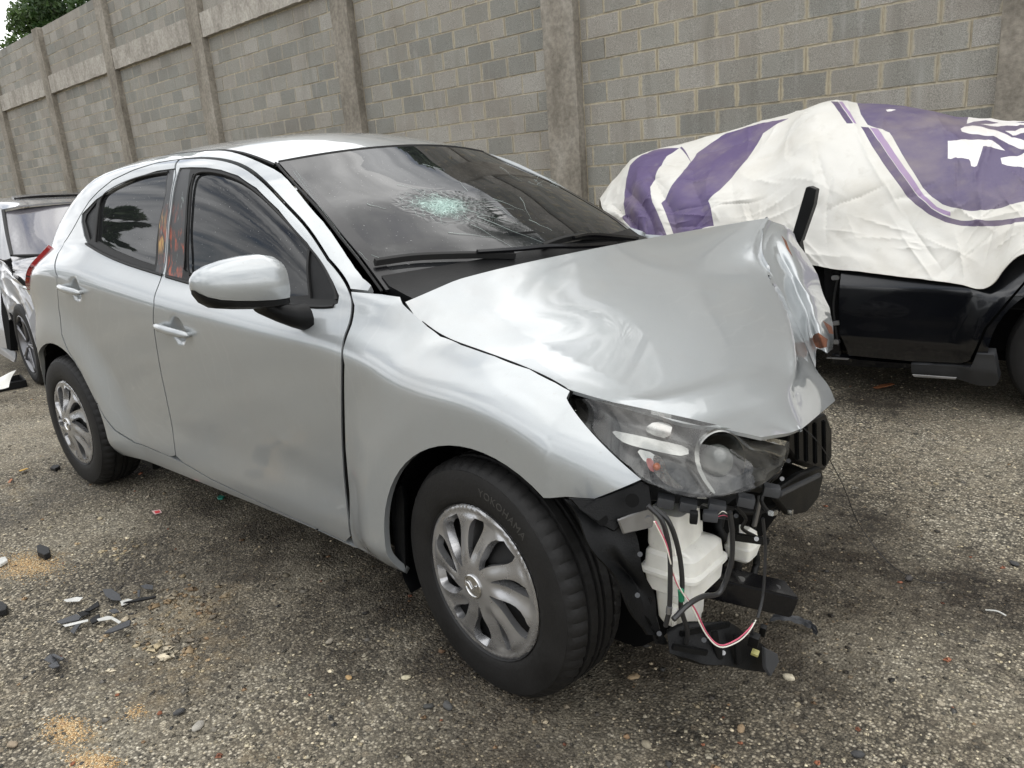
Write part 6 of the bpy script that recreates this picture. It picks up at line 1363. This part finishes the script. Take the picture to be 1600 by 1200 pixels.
# ------------------------------------------------------------------ damaged pale car behind, at the left edge
wc = thing('pale_car', 'pale silver car with a bent front wing parked behind the hatchback at the left edge', 'car', (0, 0, 0))
WP = paint_mat('pale_paint', (.29, .29, .30), scratch=False, metal=.4, rough=.3)
def quad(pts): return Grid(grid_px(pts, onX))
def gp(name, pts, mat, par=wc, step=.05, sc=(1, 1), sg=1, flange=.012, fn=None, loop=None, off=0, **k):
    G_ = quad(pts); F1 = (lambda u, v: fn(G_(u, v), u, v)) if fn else (lambda u, v: G_(u, v))
    N = np.cross(G_(.51, .5) - G_(.5, .5), G_(.5, .51) - G_(.5, .5)); sg = 1 if np.dot(N, CP - G_(.5, .5)) > 0 else -1
    L = loop or [(0, 0), (.25, 0), (.5, 0), (.75, 0), (1, 0), (1, .5), (1, 1), (.75, 1), (.5, 1), (.25, 1), (0, 1), (0, .5)]
    return panel(name, F1, L, mat, par, step=step, flange=flange, sign=sg, scale=sc, off=off, **k)
SLG = simple('pale_windscreen', (.10, .095, .105), .03, spec=1.0); SLG.node_tree.nodes['Principled BSDF'].inputs['Coat Weight'].default_value = 1
gp('windscreen', [[(7, 331, -5.0), (40, 325, -4.95), (90, 320, -4.9), (140, 316, -4.9), (230, 308, -4.95)], [(12, 365, -4.7), (45, 360, -4.62), (95, 357, -4.55), (150, 354, -4.55), (240, 345, -4.7)], [(20, 398, -4.4), (50, 397, -4.3), (95, 396, -4.2), (150, 394, -4.2), (250, 380, -4.4)]], SLG, step=.08, flange=.0)
gp('roof', [[(-10, 311, -6.0), (60, 306, -6.0), (140, 303, -6.0), (230, 300, -6.0)], [(-8, 316, -5.4), (55, 312, -5.35), (140, 308, -5.35), (232, 303, -5.4)], [(3, 327, -5.0), (45, 320, -4.9), (140, 313, -4.88), (235, 306, -4.95)]], WP, step=.1)
gp('roof_panel', [[(18, 307, -6.1), (60, 303, -6.1), (100, 302, -6.1), (160, 300, -6.1)], [(22, 310, -5.6), (60, 306, -5.6), (100, 304.5, -5.6), (160, 303, -5.6)]], MAT['gloss_black'], step=.1, off=.004)
gp('front_pillar', [[(-14, 320, -5.3), (0, 322, -5.2), (7, 331, -5.0)], [(-8, 360, -4.95), (3, 362, -4.85), (13, 366, -4.7)], [(-4, 402, -4.65), (6, 406, -4.55), (20, 402, -4.42)]], WP, step=.04)
tube('screen_seal', [onX(5, 329, -5.0), onX(11, 365, -4.7), onX(19, 400, -4.4)], .014, MAT['black_rubber'], wc)
tube('screen_seal', [onX(20, 400, -4.38), onX(60, 399, -4.25), onX(150, 396, -4.17), onX(250, 382, -4.4)], .012, MAT['black_rubber'], wc)
hoodf = lambda P, u, v: crumple(P, np.asarray(u, float), np.asarray(v, float), .018, 8, 5)
gp('bonnet', [[(18, 402, -4.38), (60, 401, -4.22), (110, 400, -4.15), (200, 396, -4.2)], [(21, 418, -4.1), (62, 418, -3.95), (115, 418, -3.85), (210, 415, -3.9)], [(23, 430, -3.85), (45, 441, -3.7), (75, 444, -3.55), (150, 446, -3.5)]], WP, fn=hoodf, step=.035, label='creased pale bonnet lifted at its near corner')
gp('wing', [[(-6, 404, -4.6), (6, 412, -4.45), (22, 432, -3.95), (40, 448, -3.70), (62, 492, -3.45)], [(-2, 440, -4.55), (8, 448, -4.4), (22, 458, -4.0), (38, 478, -3.72), (56, 520, -3.46)], [(14, 500, -4.35), (18, 498, -4.28), (26, 486, -4.05), (42, 500, -3.75), (58, 545, -3.48)]], WP, fn=lambda P, u, v: crumple(P, np.asarray(u, float), np.asarray(v, float), .010, 5, 4), step=.03, label='bent pale front wing')
slab('shut_gap_shade', [onX(18, 429, -3.93), onX(24, 427, -3.9), onX(38, 441, -3.68), onX(66, 446, -3.5), onX(64, 451, -3.5), onX(37, 447, -3.68)], .02, MAT['matte_black'], wc, 0)  # matte black slab painting the shade inside the bonnet gap
gp('headlight', [[(40, 449, -3.66), (66, 450, -3.42), (90, 452, -3.35)], [(44, 458, -3.64), (66, 465, -3.42), (90, 466, -3.35)], [(52, 468, -3.60), (66, 476, -3.43), (90, 480, -3.36)]], simple('hazy_lamp', (.36, .34, .27), .15, coat=1), step=.03, flange=.02)
tube('headlight_trim', [onX(38, 449, -3.65), onX(52, 453, -3.55), onX(80, 454, -3.38)], .012, MAT['chrome_satin'], wc)
gp('bumper', [[(45, 500, -3.50), (62, 470, -3.42), (90, 478, -3.35)], [(50, 520, -3.48), (64, 510, -3.42), (90, 520, -3.35)], [(58, 545, -3.46), (70, 545, -3.42), (90, 560, -3.36)]], WP, step=.04)
gp('front_door', [[(-60, 405, -5.3), (-30, 408, -5.1), (0, 440, -4.70)], [(-60, 470, -5.3), (-30, 490, -5.1), (6, 500, -4.55)], [(-60, 520, -5.3), (-30, 535, -5.1), (13, 545, -4.45)]], WP, step=.05)
gp('sill', [[(-60, 505, -5.35), (-20, 524, -4.95), (24, 550, -4.42)], [(-60, 512, -5.33), (-20, 531, -4.93), (24, 558, -4.40)], [(-60, 520, -5.35), (-20, 541, -4.95), (22, 566, -4.42)]], WP, step=.05)
slab('door_gap_shade', [onX(0, 420, -4.62), onX(6, 422, -4.50), onX(13, 490, -4.38), onX(17, 548, -4.36), onX(11, 545, -4.42), onX(2, 490, -4.55)], .05, MAT['matte_black'], wc, 0)  # solid black strip standing in for the shade of the door gap
slab('scrape', [onX(14, 488, -4.25), onX(20, 495, -4.18), onX(33, 507, -3.98), onX(31, 511, -3.98), onX(18, 500, -4.2)], .01, MAT['matte_black'], wc, 0)
bm = bmesh.new(); bmesh.ops.create_cube(bm, size=1, matrix=Matrix.Translation((-5.0, .85, .5)) @ Matrix.Diagonal((2.6, 1.4, .55, 1))); bmesh.ops.create_cube(bm, size=1, matrix=Matrix.Translation((-5.9, .9, .95)) @ Matrix.Diagonal((1.9, 1.1, .6, 1)))
bm_obj('inner_body', bm, MAT['matte_black'], wc)
q_ = onY(44, 548, -.19)
other_wheel((q_[0], -.10, .305), wc, simple('dark_alloy', (.20, .20, .21), .35, .8), 5, .312, .215, steer=-.10)

# ------------------------------------------------------------------ litter on the ground
def shard(name, px, h, mat, label, cat, group=None, lift=.003, tilt=0):
    P = [onZ(a, b, lift) for a, b in px]
    c = np.mean(P, 0)
    P = [p + np.array([0, 0, tilt * (p[0] - c[0]) + .0]) for p in P]
    mn = min(p[2] for p in P); P = [p - np.array([0, 0, mn - lift]) for p in P]
    bm = bmesh.new(); f = bm.faces.new([bm.verts.new(p) for p in P]); r = bmesh.ops.extrude_face_region(bm, geom=[f])
    for v in r['geom']:
        if isinstance(v, bmesh.types.BMVert): v.co.z += h
    bmesh.ops.bevel(bm, geom=bm.edges[:], offset=min(h * .3, .002), segments=1, affect='EDGES')
    o = bm_obj(name, bm, mat); o.data.polygons.foreach_set('use_smooth', [False] * len(o.data.polygons)); return tag(o, label, cat, group)
z4 = lambda pts: zp(0, 720, 2.5, pts)
gpl = MAT['grey_plastic']; wpl = simple('white_plastic', (.5, .5, .47), .5, vary=.2, vscale=40)
G1 = 'broken dark plastic shards beside the doors'
SH = [(z4([(405, 520), (440, 515), (470, 530), (475, 548), (440, 550), (415, 540)]), 'rounded dark grey plastic shard at the back of the shard pile'),
      (z4([(220, 632), (300, 602), (320, 612), (310, 625), (240, 640)]), 'long grey shard with a ribbed edge, left end of the pile'),
      (z4([(408, 680), (425, 665), (500, 630), (514, 630), (512, 655), (440, 680)]), 'broad grey tapered shard, nearest the camera in the pile'),
      (z4([(275, 672), (300, 645), (322, 640), (308, 655), (290, 678)]), 'narrow bent dark shard in front of the ribbed one'),
      (z4([(330, 590), (385, 550), (390, 570), (350, 592)]), 'black slatted fragment in the middle of the pile'),
      (z4([(480, 560), (560, 545), (615, 545), (612, 552), (540, 560)]), 'thin black strip at the right of the pile'),
      (z4([(552, 498), (575, 490), (600, 492), (598, 505), (565, 505)]), 'small grey chip farthest back beside the pebbles'),
      (z4([(538, 510), (550, 508), (548, 535), (538, 535)]), 'small upright grey chip behind the thin black strip'),
      (z4([(425, 590), (455, 585), (470, 603), (445, 608)]), 'small triangular grey chip in the centre of the pile'),
      (z4([(300, 600), (345, 588), (360, 595), (320, 612)]), 'dark chip touching the ribbed shard'),
      (z4([(395, 625), (360, 640), (350, 625), (390, 600)]), 'black splinter between the two white slivers'),
      (z4([(200, 765), (215, 760), (258, 790), (245, 798)]), 'flat grey strip lying across the small separate heap'),
      (z4([(172, 785), (200, 765), (225, 780), (205, 795)]), 'dark shard at the back of the small separate heap'),
      (z4([(188, 805), (225, 785), (235, 805), (205, 815)]), 'dark shard at the front of the small separate heap')]
for k, (p, lb) in enumerate(SH): shard('plastic_shard', p, .003 + .002 * (k % 3), gpl if k not in (4, 5, 9, 10) else MAT['black_plastic'], lb, 'shard', G1, lift=.004 + .004 * (k % 3), tilt=.15 * ((k % 3) - 1))
G2 = 'white plastic slivers among the dark shards'
for p, lb in ((z4([(248, 545), (300, 533), (325, 535), (310, 550), (260, 552)]), 'white plastic sliver lying alone behind the dark shards'), (z4([(245, 643), (345, 620), (345, 628), (255, 650)]), 'long thin white strip beside the ribbed grey shard'),
              (z4([(378, 620), (420, 607), (440, 610), (475, 630), (465, 638), (435, 620), (385, 628)]), 'bent thin white strip in the middle of the shard pile'), (z4([(470, 550), (500, 540), (525, 545), (505, 555), (475, 568)]), 'white and silver sliver at the back of the shard pile')):
    shard('white_sliver', p, .002, wpl, lb, 'plastic sliver', G2, lift=.012)
shard('black_lump', z4([(148, 350), (165, 345), (198, 358), (200, 378), (178, 388), (150, 375)]), .022, MAT['black_rubber'], 'black rubber lump on the orange sawdust patch at the left', 'rubber lump')
shard('black_scrap', z4([(-10, 570), (15, 568), (35, 585), (30, 600), (-10, 612)]), .02, MAT['black_rubber'], 'black scrap cut by the left edge of the photo', 'scrap')
shard('white_tile', z4([(-12, 392), (25, 384), (33, 398), (5, 415), (-12, 415)]), .012, wpl, 'small white rectangular tile at the left edge beside the sawdust', 'tile')
lab = shard('paper_label', zp(0, 720, 2.5, [(592, 196), (625, 190), (633, 203), (605, 210)]), .0008, simple('label_paper', (.62, .45, .42), .6), 'small crumpled red and white label on the asphalt beside the rear door', 'label', lift=.004)
pr = [onZ(a, b, .0062) for a, b in zp(0, 720, 2.5, [(602, 197), (622, 193), (627, 201), (608, 206)])]; mesh_from('label_print', pr, [(0, 1, 2, 3)], simple('label_red', (.55, .05, .06), .6), lab)
shard('green_chip', z4([(848, 145), (860, 138), (878, 142), (870, 152), (852, 153)]), .006, simple('green_chip', (.02, .20, .14), .4), 'small green plastic chip under the sill of the silver car', 'chip')
lf_ = simple('dry_leaf', (.36, .13, .05), .7, vary=.3, vscale=60); yl = simple('yellow_leaf', (.50, .30, .06), .7, vary=.3, vscale=60)
shard('dry_leaf', [(1364, 606), (1375, 603), (1392, 603), (1398, 606), (1385, 608), (1370, 609)], .003, lf_, 'dry orange leaf lying in front of the black car', 'leaf', lift=.006, tilt=.2)
z7 = lambda pts: zp(0, 480, 3.75, pts)
shard('yellow_leaf', z7([(112, 968), (125, 955), (155, 948), (170, 955), (150, 968), (125, 975)]), .004, yl, 'yellow leaf fragment left of the rear wheel', 'leaf', lift=.005, tilt=.2)
shard('black_chip', z7([(295, 955), (315, 938), (350, 935), (355, 945), (325, 962)]), .014, MAT['black_rubber'], 'black rubber chip just left of the rear wheel', 'chip')
shard('brown_leaf', z7([(55, 1065), (60, 1020), (72, 1005), (78, 1025), (70, 1065)]), .003, lf_, 'brown curled leaf at the left edge below the white car', 'leaf', lift=.005, tilt=.2)
for k, (a, b, lb) in enumerate(((1195, 1060, 'pale cream pebble in front of the bent valance'), (413, 1035, 'pale flat pebble near the bottom edge left of centre'), (430, 990, 'grey rounded stone left of the front wheel'), (515, 862, 'flat grey stone below the front door'),)):
    pass
def stone(px, py, r, col, lb, k):
    c = onZ(px, py, 0); bm = bmesh.new(); bmesh.ops.create_icosphere(bm, subdivisions=2, radius=r, matrix=Matrix.Translation(c + [0, 0, r * .3]) @ Matrix.Rotation(k, 4, 'Z') @ Matrix.Diagonal((1.3, .8, .5, 1)))
    rs_ = random.Random(k)
    for v in bm.verts: v.co += Vector([rs_.uniform(-.12, .12) * r for _ in range(3)])
    tag(bm_obj('loose_stone', bm, simple('stone_tone', col, .8, bump=.3, bscale=150, vary=.2, vscale=60), None, True), lb, 'stone', 'larger loose stones on the asphalt')
for k, a in enumerate(((1232, 1060, .013, (.50, .45, .34), 'pale cream stone in front of the bent valance'), (990, 1060, .014, (.30, .22, .13), 'tan flat stone below the tyre and valance'), (310, 1137, .015, (.33, .31, .27), 'pale grey oblong stone near the bottom edge left of centre'),
                       (545, 1000 + 60, .009, (.45, .30, .14), 'orange-brown stone near the bottom centre'), (635, 1060, .010, (.44, .40, .28), 'upright cream stone between the bottom edge and the wheel'), (1158, 1140, .011, (.28, .20, .12), 'brown stone near the bottom edge right of centre'), (700, 1105, .014, (.07, .07, .068), 'dark grey stone near the bottom edge below the wheel'),
                       (670, 1105, .011, (.045, .045, .042), 'black stone left of the dark grey one at the bottom'), (515, 1003, .010, (.28, .25, .2), 'greyish tan stone left of the front wheel'), (1010, 1165, .012, (.25, .22, .16), 'tan stone at the bottom edge under the bumper'), (1340, 1180, .012, (.05, .05, .05), 'black stone at the bottom edge right of centre'),
                       (1420, 905, .013, (.055, .05, .048), 'dark stone on the oil stain at the right'), (1585, 882, .012, (.05, .05, .05), 'black stone near the right edge'), (20, 1165, .012, (.25, .2, .14), 'tan stone in the bottom left corner'), (280, 1114, .012, (.05, .05, .05), 'black stone above the pale oblong one'))): stone(*a, k)
bs = [onZ(1205, 968, .01), onZ(1225, 966, .02), onZ(1250, 972, .015), onZ(1268, 980, .012), onZ(1277, 992, .008)]
rg_ = []
for k, p in enumerate(catmull(bs, 4)): wd = .012 * (1 - .4 * k / 16) + .003 * math.sin(k * 1.9); rg_.append([p + [0, -wd, 0], p + [0, -wd * .4, .008], p + [0, wd * .4, .004], p + [0, wd, .009], p + [0, wd * .4, 0], p + [0, -wd * .4, .003]])
tag(loft('torn_strip', rg_, gpl, None), 'torn wavy dark plastic strip lying past the crash box', 'plastic strip')
wv = [(1254, 668, 1.83), (1290, 695, 1.84)]
W_ = [onX(1254, 667, 1.82), onX(1285, 700, 1.84)] + [onZ(1318, 760, .30), onZ(1340, 815, .14), onZ(1375, 865, .04), onZ(1410, 895, .008), onZ(1450, 910, .006), onZ(1478, 910, .006)]
o = tube('fine_wire', W_, .0013, MAT['cable'], None, seg=6, n=8); tag(o, 'fine dark wire trailing from the bonnet down onto the asphalt', 'wire')
o = tube('twig', [onZ(1540, 953, .006), onZ(1558, 955, .012), onZ(1572, 962, .006)], .0022, wpl, None, seg=6); tag(o, 'short pale twig on the dark stain at the right', 'twig')
# black tray with white paper at the left
tr = thing('plastic_tray', 'black shallow plastic tray holding a torn white sheet at the left edge', 'tray')
TRc = [onZ(*p, .0) for p in ((-60, 625), (42, 602), (38, 594), (-60, 607))]
fb = [onZ(p[0], p[1], 0) for p in ((-80, 628), (42, 604))]; d_ = (fb[1] - fb[0]); L_ = np.linalg.norm(d_); d_ /= L_; nrm = np.array([-d_[1], d_[0], 0]); nrm *= 1 if nrm[1] > 0 else -1; w_ = .28
cc0 = fb[1]; corners = [cc0, cc0 - d_ * L_, cc0 - d_ * L_ + nrm * w_, cc0 + nrm * w_]
slab('tray_base', [c + [0, 0, .012] for c in corners], .01, MAT['black_plastic'], tr, .002)
for i in range(4): bar('tray_side', corners[i] + [0, 0, .025], corners[(i + 1) % 4] + [0, 0, .025], .012, .05, MAT['black_plastic'], .003, tr)
pg = [[onX(-30, 620, -3.55), onX(-8, 608, -3.55), onX(14, 606, -3.55)], [onX(-30, 600, -3.6), onX(-4, 596, -3.6), onX(18, 592, -3.62)], [onX(-30, 590, -3.66), onX(2, 588, -3.66), onX(25, 577, -3.68)]]
pg = [[p + [0, 0, 0] for p in r] for r in pg]
GPp = Grid(pg); o = panel('paper_sheet', lambda u, v: GPp(u, v) + np.stack([0 * u, 0 * u, .008 * np.sin(u * 7 + v * 3)], -1), [(0, 0), (1, 0), (1, .6), (1, 1), (.7, .9), (.5, .92), (.2, .7), (0, .8)], simple('paper', (.72, .72, .68), .7), None, step=.08, flange=.002); tag(o, 'torn white paper standing in the black tray at the left edge', 'paper')
